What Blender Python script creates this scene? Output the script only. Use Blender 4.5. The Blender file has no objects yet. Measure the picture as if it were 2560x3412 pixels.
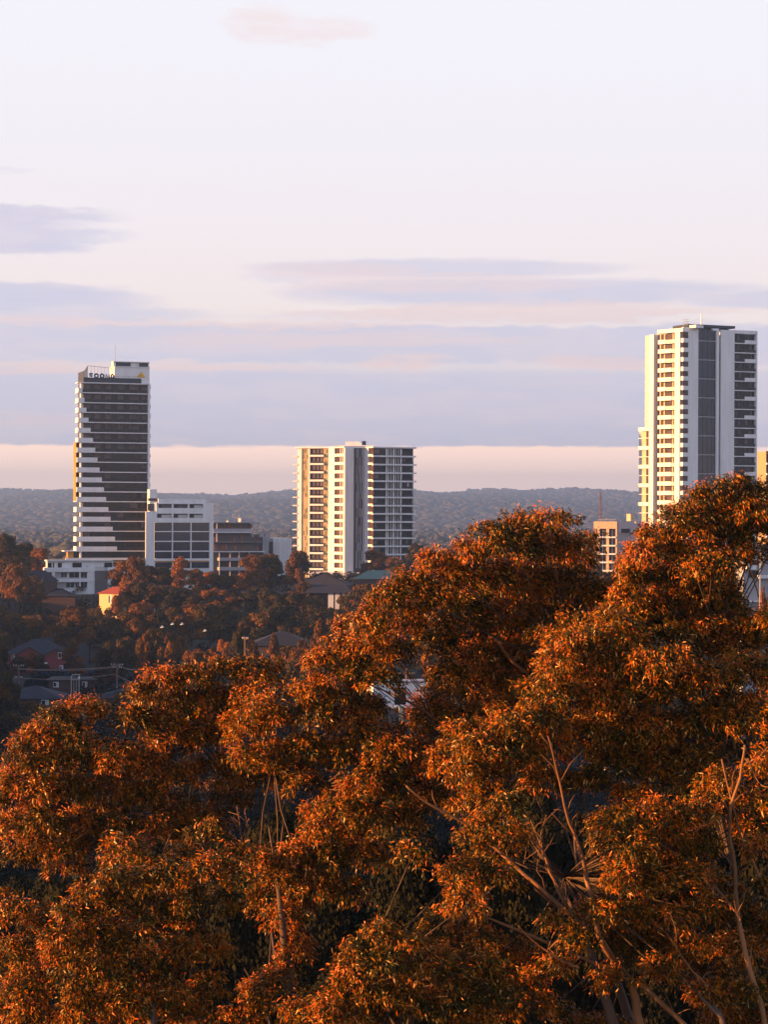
import bpy, math, random
import numpy as np
from mathutils import Vector, Matrix

# ------------------------------------------------------------------ camera
SC = bpy.context.scene
COL = SC.collection
F = 7259.0            # focal length in photograph pixels
ZC = 60.0             # camera height
ROLL = math.radians(0.25)
cam_d = bpy.data.cameras.new("camera"); cam_d.sensor_fit = 'HORIZONTAL'
cam_d.sensor_width = 36.0; cam_d.lens = 36.0 * F / 2560.0
cam_d.clip_start = 0.5; cam_d.clip_end = 40000
cam = bpy.data.objects.new("camera", cam_d); COL.objects.link(cam)
cam.location = (0, 0, ZC)
cam.rotation_euler = (Matrix.Rotation(math.radians(90), 3, 'X') @ Matrix.Rotation(ROLL, 3, 'Z')).to_euler()
SC.camera = cam

# ------------------------------------------------------------------ sky
SUN_AZ = math.radians(14)      # how far the sun stands on the viewer's side of due left
SUN_EL = math.radians(7)
to_sun = Vector((-math.cos(SUN_AZ) * math.cos(SUN_EL), -math.sin(SUN_AZ) * math.cos(SUN_EL), math.sin(SUN_EL)))
world = bpy.data.worlds.new("World"); SC.world = world; world.use_nodes = True
nt = world.node_tree; nt.nodes.clear()
def N(kind, **kw):
    n = nt.nodes.new(kind)
    for k, v in kw.items(): setattr(n, k, v)
    return n
def link(a, b): nt.links.new(a, b)
def M(op, a, b=None, c=None, clamp=False):
    n = N('ShaderNodeMath', operation=op); n.use_clamp = clamp
    for i, v in enumerate((a, b, c)):
        if v is None: continue
        if isinstance(v, (int, float)): n.inputs[i].default_value = v
        else: link(v, n.inputs[i])
    return n.outputs[0]
def smooth(v, a, b, lo=0.0, hi=1.0):
    n = N('ShaderNodeMapRange', interpolation_type='SMOOTHSTEP'); n.clamp = True
    link(v, n.inputs[0])
    for i, k in enumerate((a, b, lo, hi)): n.inputs[i + 1].default_value = k
    return n.outputs[0]
def mixc(f, a, b):
    n = N('ShaderNodeMix', data_type='RGBA'); n.clamp_factor = True
    if isinstance(f, (int, float)): n.inputs[0].default_value = f
    else: link(f, n.inputs[0])
    for i, v in ((6, a), (7, b)):
        if isinstance(v, tuple): n.inputs[i].default_value = (*v, 1)
        else: link(v, n.inputs[i])
    return n.outputs[2]
tc = N('ShaderNodeTexCoord'); sep = N('ShaderNodeSeparateXYZ'); link(tc.outputs['Generated'], sep.inputs[0])
az = M('ARCTAN2', sep.outputs[0], sep.outputs[1]); el = M('ARCSINE', sep.outputs[2])
azd = M('MULTIPLY', az, 57.29578); eld = M('MULTIPLY', el, 57.29578)     # degrees
# clear sky: warm at the horizon, white-lavender above, bluer overhead
def ramp(v, stops):
    r = N('ShaderNodeValToRGB'); e = r.color_ramp.elements
    e[0].position, e[0].color = stops[0][0], (*stops[0][1], 1)
    e[1].position, e[1].color = stops[-1][0], (*stops[-1][1], 1)
    for p, c in stops[1:-1]:
        x = e.new(p); x.color = (*c, 1)
    link(v, r.inputs[0]); return r.outputs[0]
base = ramp(M('DIVIDE', eld, 90.0, clamp=True), [
    (0.0, (1.80, 1.24, 0.97)), (1.7/90, (1.68, 1.12, 0.87)), (3.0/90, (1.06, 0.87, 0.78)), (4.2/90, (0.985, 0.83, 0.79)), (6.5/90, (0.955, 0.85, 0.87)),
    (9.5/90, (0.92, 0.87, 0.93)), (13.5/90, (0.915, 0.895, 0.955)), (20/90, (0.66, 0.74, 0.96)), (32/90, (0.27, 0.35, 0.58)), (1.0, (0.07, 0.11, 0.24))])
# noise stretched along the horizon distorts the cloud outlines
def noise(scale_x, scale_y, detail=4.0, seed=0.0, rough=0.5):
    cb = N('ShaderNodeCombineXYZ')
    link(M('MULTIPLY', azd, scale_x), cb.inputs[0]); link(M('MULTIPLY', eld, scale_y), cb.inputs[1]); cb.inputs[2].default_value = seed
    n = N('ShaderNodeTexNoise'); n.inputs['Scale'].default_value = 1.0; n.inputs['Detail'].default_value = detail
    n.inputs['Roughness'].default_value = rough
    link(cb.outputs[0], n.inputs['Vector']); return n.outputs[0]
n1 = noise(0.35, 1.7, 5, 3.1); n2 = noise(0.22, 2.6, 4, 9.4); n3 = noise(1.4, 4.5, 5, 5.0)
wx = M('ADD', azd, M('MULTIPLY', M('SUBTRACT', n1, 0.5), 2.2))
wy = M('ADD', M('ADD', eld, M('MULTIPLY', M('SUBTRACT', n2, 0.5), 0.7)), M('MULTIPLY', M('SUBTRACT', n3, 0.5), 0.42))
wyf = M('ADD', eld, M('ADD', M('MULTIPLY', M('SUBTRACT', n2, 0.5), 0.18), M('MULTIPLY', M('SUBTRACT', n3, 0.5), 0.16)))     # nearly level edge
def deg(x, y): return (x * 1.5422 - 1280) / F * 57.2958, (1706 - y * 1.5422) / F * 57.2958
def lens(x0, x1, y0, y1, soft=0.45, op=1.0, wy=wy):
    ax, ay = deg(x0, y0); bx, by = deg(x1, y1)
    cx, cy, rx, ry = (ax+bx)/2, (ay+by)/2, abs(bx-ax)/2, abs(ay-by)/2
    dx = M('DIVIDE', M('SUBTRACT', wx, cx), rx); dy = M('DIVIDE', M('SUBTRACT', wy, cy), ry)
    d = M('ADD', M('POWER', M('ABSOLUTE', dx), 2.4), M('POWER', M('ABSOLUTE', dy), 2.0))
    return smooth(d, 1.0 + soft, 1.0 - soft, 0.0, op)
def band(y0, y1, s0, s1, op=1.0, warp=wy):
    # cloud layer between two elevations with its own softness above and below
    _, a = deg(0, y0); _, b = deg(0, y1)
    up = smooth(warp, a + s0, a - s0); dn = smooth(warp, b - s1, b + s1)
    return M('MULTIPLY', M('MULTIPLY', up, dn), op)
wyl = M('ADD', wy, M('MULTIPLY', azd, 0.018))
cover = [band(795, 966, .25, .05, .98, wyf), band(702, 792, .12, .16, .93),
         band(780, 812, .12, .12, .55), lens(-420, 236, 458, 496, .7, .95), lens(-420, 170, 474, 530, .7, .95), lens(-420, 232, 500, 545, .7, .9), lens(-400, 160, 515, 572, .5, .95),
         lens(-900, 300, 622, 690, .5, .95), lens(-700, 420, 655, 712, .6, .8), lens(500, 1500, 668, 700, .8, .35),
         lens(560, 1340, 563, 603, .6, .75, wyf), lens(640, 1620, 604, 664, .55, .85, wyf), lens(1450, 2600, 628, 676, .4, .85, wyf),
         lens(520, 800, 590, 615, .8, .35), lens(-200, 60, 380, 400, .8, .4), lens(60, 260, 300, 330, .9, .0)]
tot = cover[0]
for c in cover[1:]: tot = M('MAXIMUM', tot, c)
n4 = noise(0.5, 13.0, 3, 2.0)
tot = M('MULTIPLY', tot, M('ADD', 0.80, M('ADD', M('MULTIPLY', n3, 0.16), M('MULTIPLY', n4, 0.20))))
cloud_col = mixc(smooth(n1, .42, .60), (0.655, 0.635, 0.80), (0.72, 0.66, 0.79))
skyc = mixc(tot, base, cloud_col)
pink = [lens(340, 1150, 722, 752, .9, .55), lens(-500, 620, 788, 812, .7, .75), lens(780, 960, 776, 796, .8, .8),
        lens(1180, 1420, 762, 800, .8, .75), lens(-400, 1000, 694, 712, .8, .55), lens(560, 900, 572, 606, .9, .5, wyf), lens(640, 1250, 602, 632, .8, .5, wyf),
        lens(600, 1600, 660, 690, .6, .65), lens(-200, 200, 900, 925, .9, .4), lens(680, 1200, 596, 616, .9, .45),
        lens(440, 800, 60, 120, 1.0, .0)]
tp = pink[0]
for c in pink[1:]: tp = M('MAXIMUM', tp, c)
tp = M('MULTIPLY', tp, smooth(n3, .25, .55, .45, 1.0))
skyc = mixc(tp, skyc, (0.90, 0.68, 0.68))
puff = M('MULTIPLY', M('MAXIMUM', lens(500, 640, 40, 100, .9, 1.0), lens(590, 790, 55, 108, .9, .9)), smooth(n3, .3, .6, .3, .55))
skyc = mixc(puff, skyc, (0.90, 0.72, 0.70))
nish = N('ShaderNodeTexSky', sky_type='NISHITA'); nish.sun_disc = False
nish.sun_elevation = SUN_EL; nish.sun_rotation = math.atan2(to_sun.x, to_sun.y)
nish.altitude = 100; nish.dust_density = 1.0
bg1 = N('ShaderNodeBackground'); bg1.inputs[1].default_value = 0.0057; link(nish.outputs[0], bg1.inputs[0])
bg2 = N('ShaderNodeBackground'); bg2.inputs[1].default_value = 0.340; link(skyc, bg2.inputs[0])
ad = N('ShaderNodeAddShader'); link(bg1.outputs[0], ad.inputs[0]); link(bg2.outputs[0], ad.inputs[1])
wo = N('ShaderNodeOutputWorld'); link(ad.outputs[0], wo.inputs[0])
world.cycles.sampling_method = 'MANUAL'; world.cycles.sample_map_resolution = 512

sun_d = bpy.data.lights.new("sun", 'SUN'); sun_d.energy = 5.0; sun_d.color = (1.0, 0.45, 0.13); sun_d.angle = math.radians(0.5)
sun = bpy.data.objects.new("sun", sun_d); COL.objects.link(sun)
sun.rotation_euler = to_sun.to_track_quat('Z', 'Y').to_euler()
SC.view_settings.view_transform = 'Standard'; SC.view_settings.look = 'None'
SC.view_settings.exposure = 1.6; SC.view_settings.gamma = 1.0; SC.view_settings.use_curve_mapping = False
SC.render.engine = 'CYCLES'
SC.cycles.use_denoising = True
SC.cycles.max_bounces = 5; SC.cycles.diffuse_bounces = 1; SC.cycles.glossy_bounces = 2
SC.cycles.transmission_bounces = 2; SC.cycles.volume_bounces = 0

R = random.Random(7)
RN = np.random.default_rng(11)

# ------------------------------------------------------------------ image <-> world helpers
cr, sr = math.cos(ROLL), math.sin(ROLL)
def unroll(px, py):
    x, y = px - 1280, py - 1706
    return 1280 + x*cr + y*sr, 1706 - x*sr + y*cr
def P(px, py, D):
    x, y = unroll(px, py)
    return Vector(((x - 1280)/F*D, D, ZC - (y - 1706)/F*D))
def ground_rel(D, x=0.0):
    pts = [(-400,-22),(0,-17),(45,-19),(120,-30),(300,-36),(480,-36),(580,-30),(680,-25),(860,-25),(1200,-34),(2000,-40),(60000,-40)]
    for (a, za), (b, zb) in zip(pts, pts[1:]):
        if D <= b:
            t = max(0, (D - a)/(b - a)); t = t*t*(3 - 2*t); z = za + (zb - za)*t; break
    edge = 0.19*max(D, 0) + 9                    # unseen rise added left of the view to shade the valley
    if x < -edge and D > 48:
        w = min(1, (-x - edge)/45.0); w = w*w*(3-2*w)
        top = -8 - 8.5*min(1, max(0, (D-150)/250.0))
        z += (top - z)*w*min(1, (D-48)/14.0)*min(1, max(0, (690-D)/70.0))
    return z
def gz(x, y): return ZC + ground_rel(y, x) + 0.5*math.sin(x*0.03+1)*math.sin(y*0.02)

# ------------------------------------------------------------------ materials
def mat(name, col, rough=0.8, spec=0.3, metal=0.0, vary=0.0, scale=1.0, bump=0.0, obj_rand=0.0, streak=False):
    m = bpy.data.materials.new(name); m.use_nodes = True
    t = m.node_tree; b = t.nodes['Principled BSDF']
    b.inputs['Roughness'].default_value = rough; b.inputs['Metallic'].default_value = metal
    b.inputs['Specular IOR Level'].default_value = spec
    b.inputs['Base Color'].default_value = (*col, 1)
    if vary or bump:
        tcn = t.nodes.new('ShaderNodeTexCoord'); mp = t.nodes.new('ShaderNodeMapping')
        t.links.new(tcn.outputs['Object'], mp.inputs[0])
        if streak: mp.inputs['Scale'].default_value = (1, 1, 0.15)
        n = t.nodes.new('ShaderNodeTexNoise'); n.inputs['Scale'].default_value = scale; n.inputs['Detail'].default_value = 6
        t.links.new(mp.outputs[0], n.inputs['Vector'])
        if vary:
            hs = t.nodes.new('ShaderNodeHueSaturation'); hs.inputs['Color'].default_value = (*col, 1)
            mr = t.nodes.new('ShaderNodeMapRange'); mr.inputs[1].default_value = .3; mr.inputs[2].default_value = .7
            mr.inputs[3].default_value = 1 - vary; mr.inputs[4].default_value = 1 + vary
            t.links.new(n.outputs[0], mr.inputs[0]); t.links.new(mr.outputs[0], hs.inputs['Value'])
            t.links.new(hs.outputs[0], b.inputs['Base Color'])
        if bump:
            bp = t.nodes.new('ShaderNodeBump'); bp.inputs['Strength'].default_value = bump
            t.links.new(n.outputs[0], bp.inputs['Height']); t.links.new(bp.outputs[0], b.inputs['Normal'])
    return m
def foliage(name, stops, rough=0.5, spec=0.3, trans=0.25, attr=True, rand=0.0):
    m = bpy.data.materials.new(name); m.use_nodes = True
    t = m.node_tree; b = t.nodes['Principled BSDF']; out = t.nodes['Material Output']
    cr_ = t.nodes.new('ShaderNodeValToRGB'); e = cr_.color_ramp.elements
    e[0].position, e[0].color = stops[0][0], (*stops[0][1], 1); e[1].position, e[1].color = stops[-1][0], (*stops[-1][1], 1)
    for p, c in stops[1:-1]:
        x = e.new(p); x.color = (*c, 1)
    at = t.nodes.new('ShaderNodeAttribute'); at.attribute_name = 'tint'
    src = at.outputs['Fac']
    if rand:
        oi = t.nodes.new('ShaderNodeObjectInfo'); mm = t.nodes.new('ShaderNodeMath'); mm.operation = 'MULTIPLY_ADD'
        t.links.new(oi.outputs['Random'], mm.inputs[0]); mm.inputs[1].default_value = rand
        m2 = t.nodes.new('ShaderNodeMath'); m2.operation = 'SUBTRACT'; t.links.new(src, m2.inputs[0]); m2.inputs[1].default_value = rand/2
        t.links.new(m2.outputs[0], mm.inputs[2]); src = mm.outputs[0]
    t.links.new(src, cr_.inputs[0]); t.links.new(cr_.outputs[0], b.inputs['Base Color'])
    b.inputs['Roughness'].default_value = rough; b.inputs['Specular IOR Level'].default_value = spec
    if trans:
        tr = t.nodes.new('ShaderNodeBsdfTranslucent'); t.links.new(cr_.outputs[0], tr.inputs[0])
        mx = t.nodes.new('ShaderNodeMixShader'); mx.inputs[0].default_value = trans
        t.links.new(b.outputs[0], mx.inputs[1]); t.links.new(tr.outputs[0], mx.inputs[2]); t.links.new(mx.outputs[0], out.inputs[0])
    return m
def glass(name, col=(0.02, 0.024, 0.03), rough=0.12, spec=0.7):
    m = mat(name, col, rough, spec, vary=0.35, scale=0.35); return m
W = mat('white_render', (0.79, 0.80, 0.82), 0.75, vary=0.09, scale=0.5, streak=True)
W2 = mat('white_concrete', (0.70, 0.70, 0.71), 0.8, vary=0.10, scale=0.8, streak=True)
GREYW = mat('grey_render', (0.42, 0.41, 0.46), 0.8, vary=0.05, scale=0.3, streak=True)
GREY = mat('grey_panel', (0.33, 0.34, 0.37), 0.7, vary=0.08, scale=0.5)
DGREY = mat('dark_grey_metal', (0.045, 0.052, 0.065), 0.5, vary=0.1, scale=1)
GLASS = glass('dark_glass', (0.010, 0.011, 0.014), 0.15, 0.28); GLASSB = glass('blue_glass', (0.014, 0.024, 0.045), 0.12, 0.5)
BAL = glass('smoked_balustrade', (0.016, 0.015, 0.017), 0.3, 0.3)
CURT = mat('drawn_curtain', (0.13, 0.105, 0.10), 0.8, vary=0.3, scale=0.35)
WINB = mat('bronze_window', (0.065, 0.04, 0.036), 0.25, 0.3, vary=0.5, scale=0.35)
PGLASS = mat('pale_glass_panel', (0.50, 0.50, 0.52), 0.25, 0.6, vary=0.08, scale=0.3)
BEIGE = mat('beige_render', (0.58, 0.45, 0.30), 0.85, vary=0.05, scale=0.4)
TAN = mat('tan_render', (0.52, 0.36, 0.20), 0.85, vary=0.05, scale=0.3)
OCHRE = mat('ochre_screen', (0.50, 0.25, 0.05), 0.6, vary=0.15, scale=0.8)
SCREEN = mat('bronze_screen', (0.44, 0.36, 0.21), 0.5, vary=0.2, scale=0.6, streak=True)
SCREEND = mat('dark_bronze_screen', (0.26, 0.19, 0.09), 0.5, vary=0.2, scale=0.6)
YEL = mat('yellow_sign', (0.80, 0.47, 0.03), 0.5, vary=0.12, scale=2)
YWALL = mat('cream_yellow_wall', (0.70, 0.52, 0.27), 0.85, vary=0.06, scale=1)
BRICK = mat('red_brick', (0.21, 0.048, 0.043), 0.9, vary=0.18, scale=3, bump=0.3)
BROWNB = mat('brown_brick', (0.085, 0.05, 0.042), 0.9, vary=0.2, scale=3)
ROOFG = mat('grey_roof_tile', (0.036, 0.035, 0.045), 0.85, vary=0.2, scale=1.5, bump=0.3)
ROOFD = mat('charcoal_roof', (0.024, 0.025, 0.032), 0.8, vary=0.2, scale=1.5, bump=0.2)
ROOFR = mat('red_roof_tile', (0.36, 0.07, 0.035), 0.85, vary=0.15, scale=1.5)
TEAL = mat('teal_metal_roof', (0.025, 0.075, 0.085), 0.4, vary=0.12, scale=0.6)
FENCEB = mat('navy_fence', (0.035, 0.055, 0.09), 0.7, vary=0.15, scale=1)
WOODP = mat('weathered_timber', (0.17, 0.11, 0.085), 0.9, vary=0.2, scale=4)
METAL = mat('galvanised_steel', (0.45, 0.43, 0.42), 0.5, metal=0.4, vary=0.1, scale=3)
WIRE = mat('wire', (0.35, 0.24, 0.18), 0.5, vary=0.05)
BRN = mat('brown_wall', (0.13, 0.115, 0.115), 0.85, vary=0.1, scale=0.6)
BARK = mat('smooth_gum_bark', (0.21, 0.095, 0.038), 0.7, vary=0.35, scale=1.6, bump=0.35)
BARKD = mat('dark_bark', (0.05, 0.036, 0.028), 0.9, vary=0.3, scale=2)
GRASS = mat('dry_grass_ground', (0.012, 0.012, 0.008), 0.95, vary=0.35, scale=0.06)
SOIL = mat('hill_ground', (0.05, 0.055, 0.04), 0.95, vary=0.3, scale=0.01)
ROAD = mat('asphalt', (0.05, 0.05, 0.053), 0.9, vary=0.1, scale=1)
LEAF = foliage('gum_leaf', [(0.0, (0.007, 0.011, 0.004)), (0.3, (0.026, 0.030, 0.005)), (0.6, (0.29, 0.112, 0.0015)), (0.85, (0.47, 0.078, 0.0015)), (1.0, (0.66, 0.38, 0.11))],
               rough=0.30, spec=0.12, trans=0.05)  # palest stop serves the painted sun sparkles
MIDG = foliage('olive_foliage', [(0.0, (0.008, 0.011, 0.007)), (0.6, (0.060, 0.042, 0.007)), (1.0, (0.26, 0.095, 0.008))], 0.7, 0.2, 0.12, rand=0.3)  # top stop puts sunlit rust into the olive
MIDR = foliage('sunlit_russet_foliage', [(0.0, (0.012, 0.012, 0.006)), (0.6, (0.17, 0.066, 0.007)), (1.0, (0.46, 0.13, 0.010))], 0.7, 0.2, 0.12, rand=0.35)  # orange of sunlit treetops is put into this foliage colour
UNDER = foliage('shade_foliage', [(0.0, (0.007, 0.009, 0.005)), (1.0, (0.026, 0.022, 0.008))], 0.85, 0.1, 0.0)  # darker copy of the olive foliage, shade painted into its colour
FARF = foliage('distant_forest_foliage', [(0.0, (0.064, 0.066, 0.062)), (1.0, (0.078, 0.072, 0.064))], 0.9, 0.1, 0.0)  # colour paled in place of denser haze

# ------------------------------------------------------------------ mesh helpers
def link_obj(name, data, parent=None):
    o = bpy.data.objects.new(name, data); COL.objects.link(o)
    if parent is not None:
        o.parent = parent; o.matrix_parent_inverse = Matrix.Translation(-Vector(parent.location))
    return o
def tag(o, label=None, cat=None, group=None, kind=None):
    if label: o['label'] = label
    if cat: o['category'] = cat
    if group: o['group'] = group
    if kind: o['kind'] = kind
    return o
def thing(name, loc, label, cat, group=None):
    o = bpy.data.objects.new(name, None); COL.objects.link(o); o.location = loc; o.empty_display_size = 0.5
    return tag(o, label, cat, group)
SPLIT = {'curtain', 'balustrade', 'floor_parapet', 'balcony_rail', 'mullion', 'pier', 'column', 'louvre', 'wall_panel', 'timber_board', 'shutter', 'vertical_louvre', 'rib', 'roof_plant', 'roof_block', 'blade_wall', 'core_wall', 'panel', 'post'}
class MB:
    def __init__(s): s.v = []; s.f = []; s.h = 0
    def hexa(s, p):                       # p: 4 bottom, 4 top
        b = len(s.v); s.v += [tuple(q) for q in p]; s.h += 1
        s.f += [(b,b+3,b+2,b+1),(b+4,b+5,b+6,b+7),(b,b+1,b+5,b+4),(b+1,b+2,b+6,b+5),(b+2,b+3,b+7,b+6),(b+3,b,b+4,b+7)]
        return s
    def prism(s, plan, z0, z1):
        b = len(s.v); n = len(plan)
        s.v += [(x, y, z0) for x, y in plan] + [(x, y, z1) for x, y in plan]
        s.f += [tuple(b+i for i in range(n))[::-1], tuple(b+n+i for i in range(n))]
        s.f += [(b+i, b+(i+1)%n, b+n+(i+1)%n, b+n+i) for i in range(n)]
        return s
    def poly(s, pts): b = len(s.v); s.v += [tuple(p) for p in pts]; s.f.append(tuple(range(b, b+len(pts)))); return s
    def tube(s, pts, rad, seg=6):
        pts = [Vector(p) for p in pts]; n = len(pts)
        if isinstance(rad, (int, float)): rad = [rad]*n
        b = len(s.v)
        for i, p in enumerate(pts):
            d = (pts[min(i+1, n-1)] - pts[max(i-1, 0)]).normalized()
            a = d.cross(Vector((0.3, 1, 0.2))).normalized(); c = d.cross(a)
            for k in range(seg):
                t = 2*math.pi*k/seg; q = p + (a*math.cos(t) + c*math.sin(t))*rad[i]; s.v.append(tuple(q))
        for i in range(n-1):
            for k in range(seg):
                s.f.append((b+i*seg+k, b+i*seg+(k+1)%seg, b+(i+1)*seg+(k+1)%seg, b+(i+1)*seg+k))
        s.f += [tuple(b+k for k in range(seg)), tuple(b+(n-1)*seg+k for k in range(seg))[::-1]]
        return s
    def build(s, name, m, parent=None, smooth=False):
        if name in SPLIT and s.h > 1 and len(s.v) == 8*s.h:      # countable pieces: one mesh each
            first = None
            for k in range(s.h):
                q = MB(); q.hexa(s.v[8*k:8*k+8]); o = q.build(name, m, parent); first = first or o
            return first
        me = bpy.data.meshes.new(name); me.from_pydata(s.v, [], s.f); me.materials.append(m); me.validate()
        import bmesh
        bm = bmesh.new(); bm.from_mesh(me); bmesh.ops.recalc_face_normals(bm, faces=bm.faces); bm.to_mesh(me); bm.free()
        if smooth: me.polygons.foreach_set('use_smooth', [True]*len(me.polygons))
        return link_obj(name, me, parent)

class Facade:
    """A vertical wall plane: starts at plan point A, runs at angle ang; features are placed by their pixel column."""
    def __init__(s, A, ang, pymid, D):
        s.A = Vector(A[:2]); s.t = Vector((math.cos(ang), math.sin(ang))); s.n = Vector((s.t.y, -s.t.x)); s.pym = pymid; s.D = D
    def u(s, px, d=0.0):
        x, _ = unroll(px, s.pym); r = Vector(((x-1280)/F, 1.0)); O = s.A + s.n*d
        # r*k = O + t*u
        det = r.x*(-s.t.y) + s.t.x*r.y
        k = (O.x*(-s.t.y) + s.t.x*O.y)/det
        return (r*k - O).dot(s.t)
    def pt(s, u, d=0.0): return s.A + s.t*u + s.n*d
    def z(s, py, px=None):
        _, y = unroll(px if px is not None else 1280, py) if px is not None else (0, py)
        return ZC - (y-1706)/F*s.D
    def box(s, mb, u0, u1, z0, z1, d0, d1):
        a, b, c, d = s.pt(u0, d1), s.pt(u1, d1), s.pt(u1, d0), s.pt(u0, d0)
        return mb.hexa([(*a, z0), (*b, z0), (*c, z0), (*d, z0), (*a, z1), (*b, z1), (*c, z1), (*d, z1)])
    def pbox(s, mb, x0, x1, z0, z1, d0, d1):
        return s.box(mb, s.u(x0, d1), s.u(x1, d1), z0, z1, d0, d1)

def part(parent, name, m, fn):
    mb = MB(); fn(mb); return mb.build(name, m, parent)

# ------------------------------------------------------------------ ground
def sheet(name, xs, ys, zf, m, label_kind='structure'):
    v = [(x, y, zf(x, y)) for y in ys for x in xs]; nx = len(xs)
    f = [(j*nx+i, j*nx+i+1, (j+1)*nx+i+1, (j+1)*nx+i) for j in range(len(ys)-1) for i in range(nx-1)]
    me = bpy.data.meshes.new(name); me.from_pydata(v, [], f); me.materials.append(m)
    me.polygons.foreach_set('use_smooth', [True]*len(f))
    o = link_obj(name, me); o['kind'] = label_kind; return o
xs = sorted(set([-6000,-3000,-1500,-900,-700] + list(range(-500, -200, 20)) + list(range(-200, 41, 8)) + list(range(60, 501, 20)) + [700,900,1500,3000,6000]))
ys = sorted(set(list(range(-300, 41, 20)) + list(range(48, 561, 8)) + list(range(580, 1301, 20)) + list(range(1400, 3001, 200)) + [4000, 6000, 9000, 14000, 20000]))
sheet('ground', xs, ys, gz, GRASS)

def hill_z(x, y, base=None):
    """wooded range: front slope from 1.9 km, crest near 4.4 km, a lower near spur"""
    t = min(1, max(0, (y - 3600)/6000.0)); t = t*t*(3-2*t)
    h = -42 + 116*t
    h += 10*math.sin(x*0.0024+0.6)*t + 8*math.sin(x*0.006+y*0.001)*t + 5*math.sin(x*0.015+1.3)*t
    h += 20*math.exp(-((y-6000)/900.0)**2)*(0.6+0.4*math.sin(x*0.003+2.0))
    if y > 9600: h -= (y-9600)*0.02
    return ZC + h
hx = list(range(-3600, 3601, 70)); hy = list(range(3500, 11001, 90))
sheet('hills', hx, hy, hill_z, SOIL)

# distant forest: lumpy canopies, one object nobody could count
def canopy_mesh(name, centres, radii, m, seed=0, squash=0.55):
    """many small lumpy crowns made of jittered icospheres joined in numpy"""
    import bmesh
    bm = bmesh.new(); bmesh.ops.create_icosphere(bm, subdivisions=2, radius=1.0)
    bv = np.array([v.co[:] for v in bm.verts]); bf = np.array([[v.index for v in f.verts] for f in bm.faces]); bm.free()
    rn = np.random.default_rng(seed); nb = len(bv); n = len(centres)
    noi = 1 + rn.normal(0, 0.22, (n, nb, 1))
    V = bv[None]*noi*np.asarray(radii)[:, None, None]
    V[:, :, 2] *= squash
    V = V + np.asarray(centres)[:, None, :]
    Fc = bf[None] + (np.arange(n)*nb)[:, None, None]
    me = mesh_np(name, V.reshape(-1, 3), Fc.reshape(-1, 3))
    tint = np.repeat(rn.random(n), len(bf)) * 0.7 + rn.random(n*len(bf))*0.3
    a = me.attributes.new('tint', 'FLOAT', 'FACE'); a.data.foreach_set('value', tint.astype(np.float32))
    me.polygons.foreach_set('use_smooth', [True]*len(me.polygons)); me.materials.append(m); return me
def mesh_np(name, V, Fc, smooth=False):
    me = bpy.data.meshes.new(name); k = Fc.shape[1]
    me.vertices.add(len(V)); me.vertices.foreach_set('co', V.astype(np.float32).ravel())
    me.loops.add(Fc.size); me.loops.foreach_set('vertex_index', Fc.astype(np.int32).ravel())
    me.polygons.add(len(Fc)); me.polygons.foreach_set('loop_start', np.arange(0, Fc.size, k, dtype=np.int32))
    me.update(calc_edges=True)
    return me
cs, rs = [], []
for i in range(15000):
    y = 3600 + 6050*(R.random()**0.8); x = (R.random()*2-1)*(y*0.19+40)
    r = 8 + 9*R.random(); cs.append((x, y, hill_z(x, y) + r*0.25)); rs.append(r)
for i in range(800):                     # crest trees standing proud
    y = 9450 + 200*R.random(); x = (R.random()*2-1)*1900
    r = 6 + 9*R.random(); z = hill_z(x, y) + 5 + 9*R.random()**2; cs.append((x, y, z)); rs.append(r)
    for k in range(4):
        cs.append((x+R.uniform(-13, 13), y+R.uniform(-4, 4), z+R.uniform(-6, 6))); rs.append(r*R.uniform(.35, .7))
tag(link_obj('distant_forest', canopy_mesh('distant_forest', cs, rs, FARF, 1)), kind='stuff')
cs, rs = [], []
for i in range(6500):
    y = 960 + 2800*R.random()**1.3; x = (R.random()*2-1)*(y*0.19+20)
    r = 3 + 4.5*R.random(); zz = gz(x, y) + r*0.7 + 2 + 3*math.sin(x*0.03+y*0.01)
    for k in range(3):
        cs.append((x+R.uniform(-.8, .8)*r, y+R.uniform(-.8, .8)*r, zz+R.uniform(-.3, .5)*r)); rs.append(r*R.uniform(.4, .8))
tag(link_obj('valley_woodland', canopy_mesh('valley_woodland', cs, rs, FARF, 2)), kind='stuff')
# ================================================================== buildings
def rad(a): return math.radians(a)
def plan_start(px, py, D):
    p = P(px, py, D); return (p.x, p.y)
def back_prism(pts, depth, ang):
    """closed plan: facade polyline (left to right) plus a back wall"""
    n = Vector((-math.sin(ang), math.cos(ang)))
    a = Vector(pts[0]) + n*depth; b = Vector(pts[-1]) + n*depth
    return [tuple(p) for p in pts] + [tuple(b), tuple(a)]

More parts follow.
